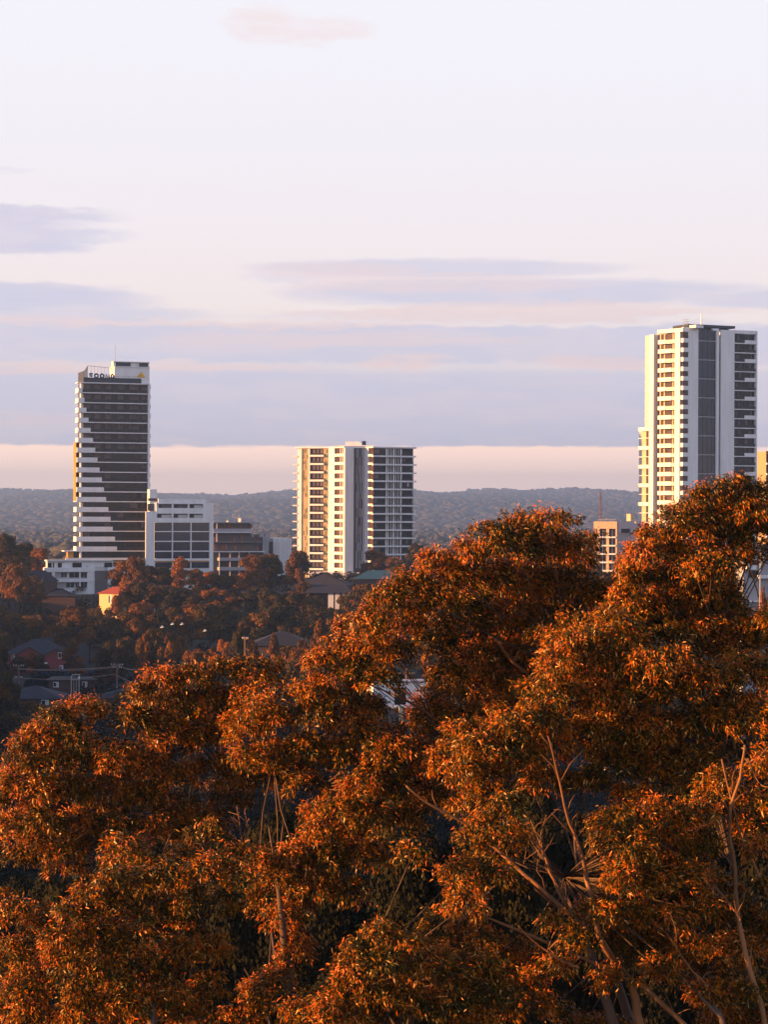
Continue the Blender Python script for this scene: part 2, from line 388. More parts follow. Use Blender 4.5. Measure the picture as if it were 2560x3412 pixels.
# ---- tall tower with stepped white balconies (left)
def left_tower():
    D = 682; pm = 1560
    X = lambda zx: 120 + zx/2.572
    Y = lambda zy: 1140 + zy/2.572
    A = plan_start(X(405), pm, D); ang = rad(19)
    f = Facade(A, ang, pm, D); Z = lambda zy: f.z(Y(zy), X(650))
    uR = f.u(X(951)); uF = f.u(X(970)); gb = gz(A[0], A[1]) - 1
    root = thing('apartment_tower', (A[0], A[1], gb), 'dark glass tower with white stepped balconies and a yellow triangle sign on top', 'tower')
    plan = [f.pt(0, -.45), f.pt(uF-.3, -.45), f.pt(uF-.3, -9), f.pt(0, -9)]
    part(root, 'wall', GREYW, lambda m: m.prism([tuple(p) for p in plan], gb, Z(350)))
    slabs = [350, 435, 520, 603, 688, 775, 860, 944, 1028, 1113, 1198, 1282, 1366, 1452, 1535, 1620, 1705, 1790]
    steps = [395, 412, 430, 448, 467, 487, 507, 527, 545, 565, 583, 602, 622, 641, 660, 680, 697]
    cps = [(413,466),(495,552),(590,640),(697,748),(797,874),(905,951)]
    for i, zy in enumerate(slabs):
        z1 = Z(zy-3); z0 = Z(zy+5)
        xl = 330 if i < 6 else (322 if i < 12 else 318)
        if i == 17: xl = 245
        mb = MB(); so = 1.0 if i != 17 else 0; sd = -3.4
        f.box(mb, f.u(X(xl), 1.15)+so, f.u(X(956), 1.15), z0, z1, -.45, 1.15)
        f.box(mb, f.u(X(xl), 1.15)+so, 0.0, z0+.01, z1-.01, sd, -.46)
        mb.build('floor_slab', W, root)
        if i == 17: break
        nz = Z(slabs[i+1]-3)                 # top of the next slab
        # window band, balustrade, curtains
        mb = MB(); f.box(mb, 0.02, uR, nz, z0, -.45, -.2); w = mb.build('window', GLASS, root)
        mb = MB()
        for (a, b) in cps:
            if R.random() < (0.94 if i < 7 else 0.16):
                f.pbox(mb, X(a + R.uniform(-3, 3)), X(b + R.uniform(-3, 3)), nz+1.0, z0-.12, -.2, -.14)
        if mb.v: mb.build('curtain', CURT, w)
        mb = MB()
        for k in range(2, 12, 2): f.pbox(mb, X(405+k*45.5-1.5), X(405+k*45.5+1.5), nz, z0, -.2, -.1)
        mb.build('mullion', DGREY, w)
        mb = MB(); f.pbox(mb, X(steps[i]), X(950), nz+.02, nz+1.05, .95, 1.05); mb.build('balustrade', BAL, root)
        # white parapet on the left, returning along the side
        mb = MB(); ul = f.u(X(xl+2), 1.15)+so
        f.box(mb, ul, f.u(X(steps[i]), 1.15), nz-.02, nz+1.28, .97, 1.17)
        f.box(mb, ul, ul+.18, nz-.02, nz+1.28, sd, .96)
        mb.build('balcony_parapet', W, root)
        # rail glints of the open left balcony on upper floors
        if i < 6:
            mb = MB()
            for k in range(3): f.box(mb, ul, ul+.04, nz+1.5+k*.45, nz+1.54+k*.45, sd, 1.0)
            mb.build('side_rail', METAL, root)
    part(root, 'dark_side_sheet', GLASS, lambda m: f.box(m, -.08, -.001, Z(1840), Z(352), -8.5, -.6))  # dark sheet added so the sunlit side wall reads dark
    # round column at the left, lit side wall
    part(root, 'column', W, lambda m: m.tube([(*f.pt(f.u(X(384), .5), .45), gb), (*f.pt(f.u(X(384), .5), .45), Z(345))], .42, 10))
    part(root, 'ochre_screen', OCHRE, lambda m: f.box(m, f.u(X(322), -3.3), f.u(X(322), -3.3)+.2, Z(1365), Z(857), -3.6, 0.3))
    part(root, 'ochre_wall', OCHRE, lambda m: f.box(m, f.u(X(326), -3)+.3, -.05, Z(1360), Z(860), -3.3, -3.0))
    part(root, 'edge_fin', W, lambda m: (f.box(m, f.u(X(953)), uF, gb, Z(345), -9, 1.0)))
    part(root, 'side_rail', GREY, lambda m: [f.box(m, uF+.001, uF+.25, Z(zy+40), Z(zy+8), -4, .6) for zy in slabs[:-1]])
    # crown
    part(root, 'roof_screen', DGREY, lambda m: (f.pbox(m, X(408), X(900), Z(345), Z(303), -.3, -.05), f.box(m, 0, .2, Z(345), Z(250), -9, -.3)))
    mb = MB()                                  # glazed windbreak frame
    tops = [(408,250),(440,203)] + [(440+k*29, 203+k*2.2) for k in range(1, 9)]
    for i2, (tx, ty) in enumerate(tops):
        f.pbox(mb, X(tx-1.2), X(tx+1.2), Z(303), Z(ty), -.2, -.1)
    for (ax, ay), (bx, by) in zip(tops, tops[1:]):
        p, q = f.pt(f.u(X(ax), -.1), -.15), f.pt(f.u(X(bx), -.1), -.15); mb.tube([(*p, Z(ay)), (*q, Z(by))], .07, 4)
    mb.build('windbreak_frame', METAL, root)
    part(root, 'windbreak_glass', PGLASS, lambda m: m.poly([(*f.pt(f.u(X(410)), -.3), Z(303)), (*f.pt(f.u(X(440)), -.3), Z(303)), (*f.pt(f.u(X(440)), -.3), Z(206)), (*f.pt(f.u(X(410)), -.3), Z(252))]))
    # rooftop lettering seen as dark block shapes
    mb = MB(); x = 462
    def stroke(pts):
        mb.tube([(*f.pt(f.u(X(a), .1), .1), Z(b+3)) for a, b in pts], .27, 4)
    for k, x in enumerate((468, 514, 562, 610, 650)):
        if k == 0: stroke([(x-15,276),(x-8,268),(x+14,270)]); stroke([(x-13,286),(x+12,288)])
        elif k in (1, 2): stroke([(x+15*math.cos(t*.63), 285+16*math.sin(t*.63)) for t in range(11)])
        elif k == 3: stroke([(x-15,303),(x-13,268),(x+2,300),(x+14,268),(x+15,303)])
        else: stroke([(x-9,303),(x-9,278),(x+2,268),(x+12,278),(x+12,303)])
    mb.build('rooftop_sign', DGREY, root)
    part(root, 'plant_room', W, lambda m: f.box(m, f.u(X(674)), uF+.02, Z(344), Z(207), -8, -.25))
    part(root, 'plant_room_cap', W2, lambda m: f.box(m, f.u(X(668)), uF+.1, Z(209), Z(200), -8.2, -.02))
    part(root, 'louvre', DGREY, lambda m: (f.pbox(m, X(690), X(806), Z(199), Z(166), -3, -.6), f.pbox(m, X(882), X(958), Z(199), Z(166), -3, -.6)))
    part(root, 'roof_frame', W2, lambda m: (f.pbox(m, X(660), X(968), Z(165), Z(158), -4, -.3), f.pbox(m, X(662), X(672), Z(199), Z(165), -4, -.4),
         f.pbox(m, X(808), X(880), Z(199), Z(166), -3, -.8), f.pbox(m, X(958), X(966), Z(199), Z(165), -4, -.4)))
    mb = MB()                                  # triangle sign with a small mountain notch
    def fp(zx, zy, d): return (*f.pt(f.u(X(zx), d), d), Z(zy))
    tri = [(862,292),(934,292),(922,272),(898,244),(882,262)]
    mb.poly([fp(a, b, -.12) for a, b in tri]); mb.poly([fp(a, b, -.22) for a, b in tri][::-1])
    for i2 in range(5):
        a, b = tri[i2], tri[(i2+1) % 5]; mb.poly([fp(*a, -.12), fp(*b, -.12), fp(*b, -.22), fp(*a, -.22)])
    sg = mb.build('triangle_sign', YEL, root)
    mb = MB(); mb.poly([fp(a, b, -.09) for a, b in [(880,288),(889,275),(894,281),(900,270),(911,288),(904,288),(899,280),(892,288)]]); mb.build('emblem', OCHRE, sg)
    part(root, 'roof_rail', METAL, lambda m: ([f.pbox(m, X(x), X(x+2), Z(303), Z(286), -.2, -.14) for x in (700, 745, 790, 840, 880)], f.pbox(m, X(684), X(898), Z(287), Z(285), -.2, -.14)))
    part(root, 'antenna', METAL, lambda m: m.tube([(*f.pt(f.u(X(694)), -3), Z(160)), (*f.pt(f.u(X(694)), -3), Z(10))], [.09, .05], 5))
    # base levels
    part(root, 'window', GLASS, lambda m: f.pbox(m, X(325), X(938), Z(1850), Z(1797), -.3, .3))
    part(root, 'base_wall', OCHRE, lambda m: f.pbox(m, X(276), X(324), Z(1850), Z(1797), -2, .3))
    part(root, 'base_parapet', W, lambda m: (f.pbox(m, X(258), X(882), Z(1868), Z(1849), .4, 1.2)))
    part(root, 'base_wall', BRN, lambda m: f.pbox(m, X(300), X(940), gb, Z(1869), -4, .2))
left_tower()

# ---- white block with the gridded glass front beside it
def office_block():
    D = 676; pm = 1800
    X = lambda zx: 120 + zx/2.572
    Y = lambda zy: 1140 + zy/2.572
    A = plan_start(X(941), pm, D); f = Facade(A, rad(23), pm, D); Z = lambda zy: f.z(Y(zy), X(1200))
    u1 = f.u(X(1520)); g = gz(*A)-1
    root = thing('office_block', (A[0], A[1], g), 'white block with a three by four grid of dark glass, right of the tall tower', 'building')
    # walls framed round the real openings
    def wall(m):
        B = lambda a, b, c, d, d0=-.5, d1=0: f.pbox(m, X(a), X(b), Z(d), Z(c), d0, d1)
        B(941, 1013, 1452, 1960); B(1487, 1520, 1375, 1975)
        B(1030, 1487, 1375, 1387); B(1030, 1487, 1422, 1470); B(1030, 1487, 1507, 1547); B(1013, 1030, 1452, 1547)
        B(1013, 1487, 1857, 1876)
        for (a, b) in ((1030,1036),(1166,1178),(1302,1314),(1432,1487)):
            B(a, b, 1387, 1422); B(a, b, 1470, 1507)
        B(1048, 1455, 1342, 1375, -3, -.3)
    part(root, 'wall', W, wall)
    part(root, 'core_wall', GREYW, lambda m: f.box(m, f.u(X(1045)), u1-.3, g, Z(1376), -9, -.9))
    part(root, 'spandrel', OCHRE, lambda m: (f.pbox(m, X(1013), X(1487), Z(1888), Z(1877), -.6, -.1), f.pbox(m, X(660), X(940), Z(1888), Z(1877), 1.2, 1.6)))
    for r0, r1 in ((1388,1421),(1471,1506)):
        for a, b in ((1036,1166),(1178,1302),(1314,1432)):
            w = part(root, 'window', BAL, lambda m: f.pbox(m, X(a), X(b), Z(r1), Z(r0), -.85, -.7))
            part(w, 'blind', CURT if R.random() < .5 else PGLASS, lambda m: f.pbox(m, X(a+40), X(b), Z(r1), Z(r0+9), -.69, -.66))
    rows = [(1548,1620),(1628,1704),(1713,1789),(1798,1855)]
    for r0, r1 in rows:
        for a, b in ((1017,1166),(1175,1325),(1334,1485)):
            part(root, 'window', GLASSB, lambda m: f.pbox(m, X(a), X(b), Z(r1), Z(r0), -.6, -.35))
    part(root, 'window_grid', W, lambda m: ([f.pbox(m, X(a), X(b), Z(1857), Z(1547), -.35, .02) for a, b in ((1166,1175),(1325,1334))],
        [f.pbox(m, X(1013), X(1487), Z(c), Z(d), -.35, -.001) for d, c in ((1620,1628),(1704,1713),(1789,1798))]))
    part(root, 'window', GLASSB, lambda m: f.pbox(m, X(660), X(1487), Z(1938), Z(1889), -.6, -.3))
    part(root, 'mullion', W, lambda m: [f.pbox(m, X(a), X(a+8), Z(1938), Z(1889), -.3, -.1) for a in (1013, 1170, 1325)])
    part(root, 'base_wall', W2, lambda m: f.pbox(m, X(1060), X(1487), g, Z(1941), -.5, .3))
    # set-back upper corner with glazing
    part(root, 'stair_block', W, lambda m: f.box(m, f.u(X(985)), f.u(X(1046)), Z(1452), Z(1262), -4, -1.5))
    part(root, 'window', GLASSB, lambda m: (f.pbox(m, X(960), X(1034), Z(1362), Z(1338), -1.5, -1.3), f.pbox(m, X(960), X(1036), Z(1447), Z(1386), -1.5, -.9)))
    part(root, 'sill', W, lambda m: f.pbox(m, X(1016), X(1048), Z(1447), Z(1376), -.9, -.5))
office_block()

# ---- low white flats below the tower
def low_flats():
    D = 655; pm = 1920
    X = lambda zx: 120 + zx/2.594
    Y = lambda zy: 1820 + zy/2.594
    A = plan_start(X(70), pm, D); f = Facade(A, rad(23), pm, D); Z = lambda zy: f.z(Y(zy), X(400))
    g = gz(*A)-2
    root = thing('apartment_block', (A[0], A[1], g), 'low white three storey flats below the tall tower with a grey brick stair wall', 'building')
    part(root, 'core_wall', W2, lambda m: (f.box(m, f.u(X(112)), f.u(X(715)), g, Z(186), -6, -1.4)))
    part(root, 'floor_parapet', W, lambda m: (f.pbox(m, X(70), X(512), Z(225), Z(187), -1.4, 0)))
    part(root, 'floor_parapet', W, lambda m: (f.pbox(m, X(70), X(512), Z(313), Z(283), -1.4, 0)))
    part(root, 'floor_parapet', W, lambda m: (f.pbox(m, X(140), X(512), Z(420), Z(368), -1.4, 0)))
    part(root, 'pier', W, lambda m: [f.pbox(m, X(a), X(b), Z(368), Z(225), -1.4, -.15) for a, b in ((70,97),(138,163),(376,386),(444,512))])
    for (a, b, c, d) in ((97,138,225,275),(220,265,230,275),(290,374,230,280),(387,443,232,280),(97,138,315,364),(265,330,318,364),(345,372,318,364),(387,443,318,366)):
        w = part(root, 'window', GLASS, lambda m: f.pbox(m, X(a), X(b), Z(d), Z(c), -1.4, -1.1))
        part(w, 'window_frame', W, lambda m: (f.pbox(m, X((a+b)/2-1), X((a+b)/2+1), Z(d), Z(c), -1.1, -1.0), f.pbox(m, X(a), X(b), Z(d)-.0, Z(d)+.12, -1.1, -.9)))
    part(root, 'wall_panel', GREYW, lambda m: (f.pbox(m, X(163), X(218), Z(278), Z(232), -1.4, -1.2), f.pbox(m, X(165), X(262), Z(364), Z(320), -1.4, -1.2)))
    part(root, 'stair_wall', BRN, lambda m: f.pbox(m, X(513), X(617), g, Z(216), -3, .35))
    part(root, 'upper_storey', W, lambda m: f.pbox(m, X(97), X(666), Z(187), Z(133), -3, -1.2))
    part(root, 'roof_slab', W2, lambda m: f.pbox(m, X(95), X(668), Z(133), Z(120), -3.5, -.4))
    for a, b in ((103,135),(147,157),(190,222),(316,394),(592,660)):
        part(root, 'window', GLASS, lambda m: f.pbox(m, X(a), X(b), Z(187), Z(146), -1.2, -1.0))
    part(root, 'wing', W, lambda m: f.pbox(m, X(620), X(770), Z(345), Z(187), -8, -.4))
    for a in (632, 660):
        part(root, 'window', GLASS, lambda m: f.pbox(m, X(a), X(a+11), Z(290), Z(232), -.4, -.3))
    part(root, 'air_unit', W2, lambda m: (f.pbox(m, X(446), X(464), Z(187), Z(168), -1.0, -.5),))
low_flats()

# ---- half built block with scaffolded terraces, between the gridded block and the middle tower
def terrace_block():
    D = 730; pm = 1830
    X = lambda zx: 600 + zx/2.371
    Y = lambda zy: 1680 + zy/2.371
    A = plan_start(X(262), pm, D); f = Facade(A, rad(22), pm, D); Z = lambda zy: f.z(Y(zy), X(480))
    g = gz(*A)-1
    root = thing('apartment_block', (A[0], A[1], g), 'unfinished grey block with open terraces and orange boards, left of the ribbed white wall', 'building')
    part(root, 'core_wall', BRN, lambda m: (f.box(m, f.u(X(262)), f.u(X(650)), g, Z(380), -14, -2), f.box(m, f.u(X(262)), f.u(X(640)), Z(379), Z(240), -14, -2), f.box(m, f.u(X(262)), f.u(X(570)), Z(239), Z(150), -14, -2)))
    def slab(a, b, c, d, mt=W2): part(root, 'floor_slab', mt, lambda m: f.pbox(m, X(a), X(b), Z(d), Z(c), -2, .5))
    slab(266, 630, 142, 150, GREY); slab(264, 570, 218, 228); slab(264, 660, 298, 302, GREY); slab(262, 672, 372, 380); slab(312, 560, 424, 447, GREYW); slab(312, 560, 498, 524, GREYW); slab(400, 560, 573, 600, GREYW)
    part(root, 'parapet', GREYW, lambda m: f.pbox(m, X(264), X(570), Z(217), Z(194), .2, .35))
    part(root, 'balustrade', GLASSB, lambda m: f.pbox(m, X(560), X(655), Z(297), Z(262), .2, .3))
    part(root, 'column', GREYW, lambda m: ([f.pbox(m, X(a), X(a+7), Z(b), Z(c), -.3, .1) for a, b, c in ((571,298,150),(614,194,150),(655,372,236),(310,600,380),(395,600,380),(466,600,380),(545,600,380),(290,218,150),(290,298,228))]))
    mb = MB()
    for r0, r1 in ((155,192),(236,296),(310,366)):
        x = 268
        while x < (560 if r0 < 200 else 640):
            w = R.uniform(6, 22); h = R.uniform(.35, 1)
            if R.random() < .30: f.pbox(mb, X(x), X(x+w), Z(r1), Z(r1-(r1-r0)*h), -1.9, -1.7)
            x += w + R.uniform(2, 14)
    mb.build('timber_board', mat('orange_timber_board', (.30, .13, .085), .85, vary=.3, scale=.5), root)
    for r0, r1 in ((382,422),(450,497),(527,572)):
        for a, b in ((322,392),(404,464),(474,542)):
            part(root, 'window', GLASS, lambda m: f.pbox(m, X(a), X(b), Z(r1), Z(r0), -1.95, -1.75))
    part(root, 'roof_plant', GREYW, lambda m: (f.pbox(m, X(480), X(566), Z(142), Z(112), -6, -3), f.pbox(m, X(380), X(420), Z(142), Z(131), -4, -2)))
    part(root, 'mast', METAL, lambda m: m.tube([(*f.pt(f.u(X(496)), -4), Z(113)), (*f.pt(f.u(X(496)), -4), Z(80))], .1, 5))
    part(root, 'side_wall', GREY, lambda m: f.pbox(m, X(658), X(702), g, Z(262), -8, -2.1))
    part(root, 'lift_core', GREYW, lambda m: f.pbox(m, X(676), X(712), g, Z(234), -10, -8.1))
    part(root, 'link_glass', GLASSB, lambda m: f.pbox(m, X(704), X(735), g, Z(300), -8, -4))
terrace_block()
def ribbed_hall():
    D = 745; pm = 1850
    X = lambda zx: 600 + zx/2.371
    Y = lambda zy: 1680 + zy/2.371
    A = plan_start(X(737), pm, D); f = Facade(A, rad(23), pm, D); Z = lambda zy: f.z(Y(zy), X(800)); g = gz(*A)-1
    root = thing('hall', (A[0], A[1], g), 'windowless white hall wall with thin vertical ribs left of the middle tower', 'building')
    part(root, 'wall', W, lambda m: f.pbox(m, X(737), X(880), g, Z(268), -12, 0))
    part(root, 'rib', GREY, lambda m: [f.pbox(m, X(a), X(a+1.6), g, Z(270 + (0 if k % 3 else 30)), 0, .06) for k, a in enumerate((750, 760, 771, 783, 800, 812, 829, 846, 862))])
ribbed_hall()

# ---- middle tower
def mid_tower():
    D = 824; pm = 1680
    X = lambda zx: 900 + zx/2.964
    Y = lambda zy: 1420 + zy/2.964
    fz = Facade(plan_start(X(700), pm, D), 0, pm, D); Z = lambda zy: fz.z(Y(zy), X(760))
    segs = [(-14, 270, 580), (-52, 580, 740), (27, 740, 940), (-52, 940, 1022), (24, 1022, 1418)]
    pts = [Vector(plan_start(X(270), pm, D+5))]; fs = []
    for ang, a, b in segs:
        f = Facade(pts[-1], rad(ang), pm, D); fs.append(f); pts.append(f.pt(f.u(X(b))))
    g = gz(pts[0].x, pts[0].y)-1.5
    root = thing('apartment_tower', (pts[2].x, pts[2].y, g), 'pale tower with angled wings and a plain grey blade wall, mid skyline', 'tower')
    plan = [tuple(p) for p in pts]
    plan += [(pts[-1].x-3, pts[-1].y+16), (pts[0].x+4, pts[0].y+18)]
    # inset core
    core = [(x+(.4 if i_ == 0 else -.6 if i_ == 5 else 0), y+1.6) for i_, (x, y) in enumerate(plan)]
    part(root, 'wall', GREYW, lambda m: m.prism(core, g, Z(220)))
    slabs = [215, 298, 380, 462, 543, 622, 702, 783, 863, 942, 1022, 1102, 1182, 1262, 1340, 1420]
    f1, f2, f3, f4, f5 = fs
    part(root, 'roof_slab', W, lambda m: m.prism([tuple(f1.pt(f1.u(X(240), .8), .8)), tuple(f1.pt(f1.u(X(585)), .8)), tuple(f2.pt(f2.u(X(736)), .4)), tuple(f3.pt(f3.u(X(930)), .5)), tuple(f4.pt(f4.u(X(1015), .5), .5)), tuple(f5.pt(f5.u(X(1447), 1.0), 1.0)), plan[-2], plan[-1]], Z(219), Z(205)))
    zt = Z(219)
    part(root, 'blade_wall', W, lambda m: f1.pbox(m, X(270), X(312), g, zt, -.6, .3))
    part(root, 'blade_wall', W, lambda m: f1.pbox(m, X(378), X(392), g, zt, -.6, .25))
    part(root, 'blade_wall', W, lambda m: f2.box(m, f2.u(X(582)), f2.u(X(640)), g, zt, -.6, .3))
    part(root, 'blade_wall', W, lambda m: f2.box(m, f2.u(X(728)), f2.u(X(740)), g, zt, -.6, .25))
    part(root, 'blade_wall', W2, lambda m: f3.pbox(m, X(742), X(826), g, zt, -.6, .3))
    part(root, 'blade_wall', W, lambda m: f4.box(m, f4.u(X(940)), f4.u(X(976)), g, zt, -.6, .3))
    part(root, 'recess', DGREY, lambda m: f3.pbox(m, X(826), X(940), g, zt, -.5, -.1))
    mb = MB()
    for k in range(9):
        x = 852 + k*9.6
        for s_ in range(14):
            if R.random() < .66: f3.pbox(mb, X(x), X(x+5), Z(1400-s_*84), Z(1400-s_*84-84), -.1, .02+.03*(k % 2))
    mb.build('vertical_louvre', GREY, root)
    part(root, 'recess_edge', GREYW, lambda m: f3.pbox(m, X(918), X(936), g, zt, -.1, .2))
    for (a, b) in ((312, 378), (527, 581)):
        part(root, 'screen_wall', SCREEN, lambda m: f1.pbox(m, X(a), X(b), g, zt, -.6, .02))
        mb = MB()
        for s_ in range(22):
            for k in range(4):
                x = a + 3 + (b-a-8)*k/4
                if R.random() < .42: f1.pbox(mb, X(x), X(x+(b-a)*.13), Z(1400-s_*54), Z(1400-s_*54-54*R.uniform(.5, 1)), .02, .10)
        mb.build('shutter', SCREEND, root)
    for i, zy in enumerate(slabs):
        z1 = Z(zy-4 if i else zy+4)
        if i:
            part(root, 'floor_slab', W2, lambda m: (f1.pbox(m, X(222), X(268), Z(zy+8), z1, -4, .6)))
        if i == len(slabs)-1: break
        nz = Z(slabs[i+1]-3); top = Z(zy+8)
        # window bays of the left wing
        w = part(root, 'window', WINB, lambda m: f1.pbox(m, X(392), X(527), nz, top, -.5, -.3))
        part(w, 'window_frame', GREYW, lambda m: [f1.pbox(m, X(x), X(x+3), nz, top, -.3, -.2) for x in (430, 470, 503, 515)])
        part(root, 'balcony_parapet', W, lambda m: (f1.pbox(m, X(380), X(527), nz-.25, nz+.45, .5, .9), f1.pbox(m, X(380), X(527), nz-.25, nz-.02, -.3, .49)))
        part(root, 'balustrade', BAL, lambda m: f1.pbox(m, X(392), X(520), nz+.45, nz+1.0, .6, .66))
        # bay on the bright facet
        w = part(root, 'window', WINB, lambda m: f2.box(m, f2.u(X(640)), f2.u(X(728)), nz, top, -.5, -.25))
        part(w, 'window_frame', W2, lambda m: [f2.pbox(m, X(x), X(x+4), nz, top, -.25, -.15) for x in (690, 706)])
        part(root, 'balcony_parapet', W, lambda m: f2.box(m, f2.u(X(638)), f2.u(X(728)), nz-.3, nz+.75, .0, .28))
        # right hand corner bay and shaded face
        w = part(root, 'window', WINB, lambda m: f4.box(m, f4.u(X(976)), f4.u(X(1020)), nz, top, -.5, -.25))
        part(root, 'balcony_parapet', W, lambda m: (f4.box(m, f4.u(X(976)), f4.u(X(1020)), nz-.25, nz+.55, .15, .45)))
        w = part(root, 'window', GLASS, lambda m: f5.pbox(m, X(1024), X(1412), nz, top, -.45, -.15))
        mb = MB()
        for x, ww in ((1143,14),(1166,8),(1192,6),(1214,14),(1240,5),(1262,6),(1284,18)):
            f5.pbox(mb, X(x + R.uniform(-2, 2)), X(x+ww), nz, top, -.15, .0)
        mb.build('wall_panel', W2, w)
        mb = MB()
        for k in range(3):
            if R.random() < (.5 if i < 4 else .12):
                x = R.uniform(1305, 1390); f5.pbox(mb, X(x), X(x+R.uniform(8, 22)), nz+.6, top-.3, -.15, -.1)
        if R.random() < .5: f5.pbox(mb, X(1032), X(1032+R.uniform(20, 60)), nz+.5, top-.3, -.15, -.1)
        if mb.v: mb.build('curtain', CURT if R.random() < .6 else PGLASS, w)
        part(root, 'floor_slab', W, lambda m: f5.pbox(m, X(1018), X(1447 if i > 0 else 1440), nz-.45, nz+.12, -.4, 1.1))
        part(root, 'balustrade', BAL, lambda m: (f5.pbox(m, X(1024), X(1140), nz+.05, nz+.9, .95, 1.0), f5.pbox(m, X(1300), X(1412), nz+.05, nz+.9, .95, 1.0)))
        if i > 0: part(root, 'corner_post', GREYW, lambda m: f5.pbox(m, X(1406), X(1416), nz, top, -.1, .2))
    f = f3
    part(root, 'roof_rim', W, lambda m: fz.pbox(m, X(630), X(1020), Z(199), Z(191), -14, 1.5))
    part(root, 'roof_storey', GREYW, lambda m: fz.pbox(m, X(645), X(1005), Z(206), Z(200), -12, 1))
    part(root, 'plant_room', W, lambda m: (fz.pbox(m, X(742), X(880), Z(190), Z(152), -8, -1), fz.pbox(m, X(880), X(905), Z(190), Z(165), -8, -1)))
    part(root, 'roof_tank', DGREY, lambda m: fz.pbox(m, X(906), X(946), Z(182), Z(143), -6, -3))
    part(root, 'aerial', METAL, lambda m: m.tube([(*fz.pt(fz.u(X(788)), -3), Z(152)), (*fz.pt(fz.u(X(788)), -3), Z(126))], .07, 4))
    # pergola and low podium at its foot
    part(root, 'podium', W2, lambda m: fz.pbox(m, X(400), X(940), g-3, Z(1440), -6, 9))
mid_tower()

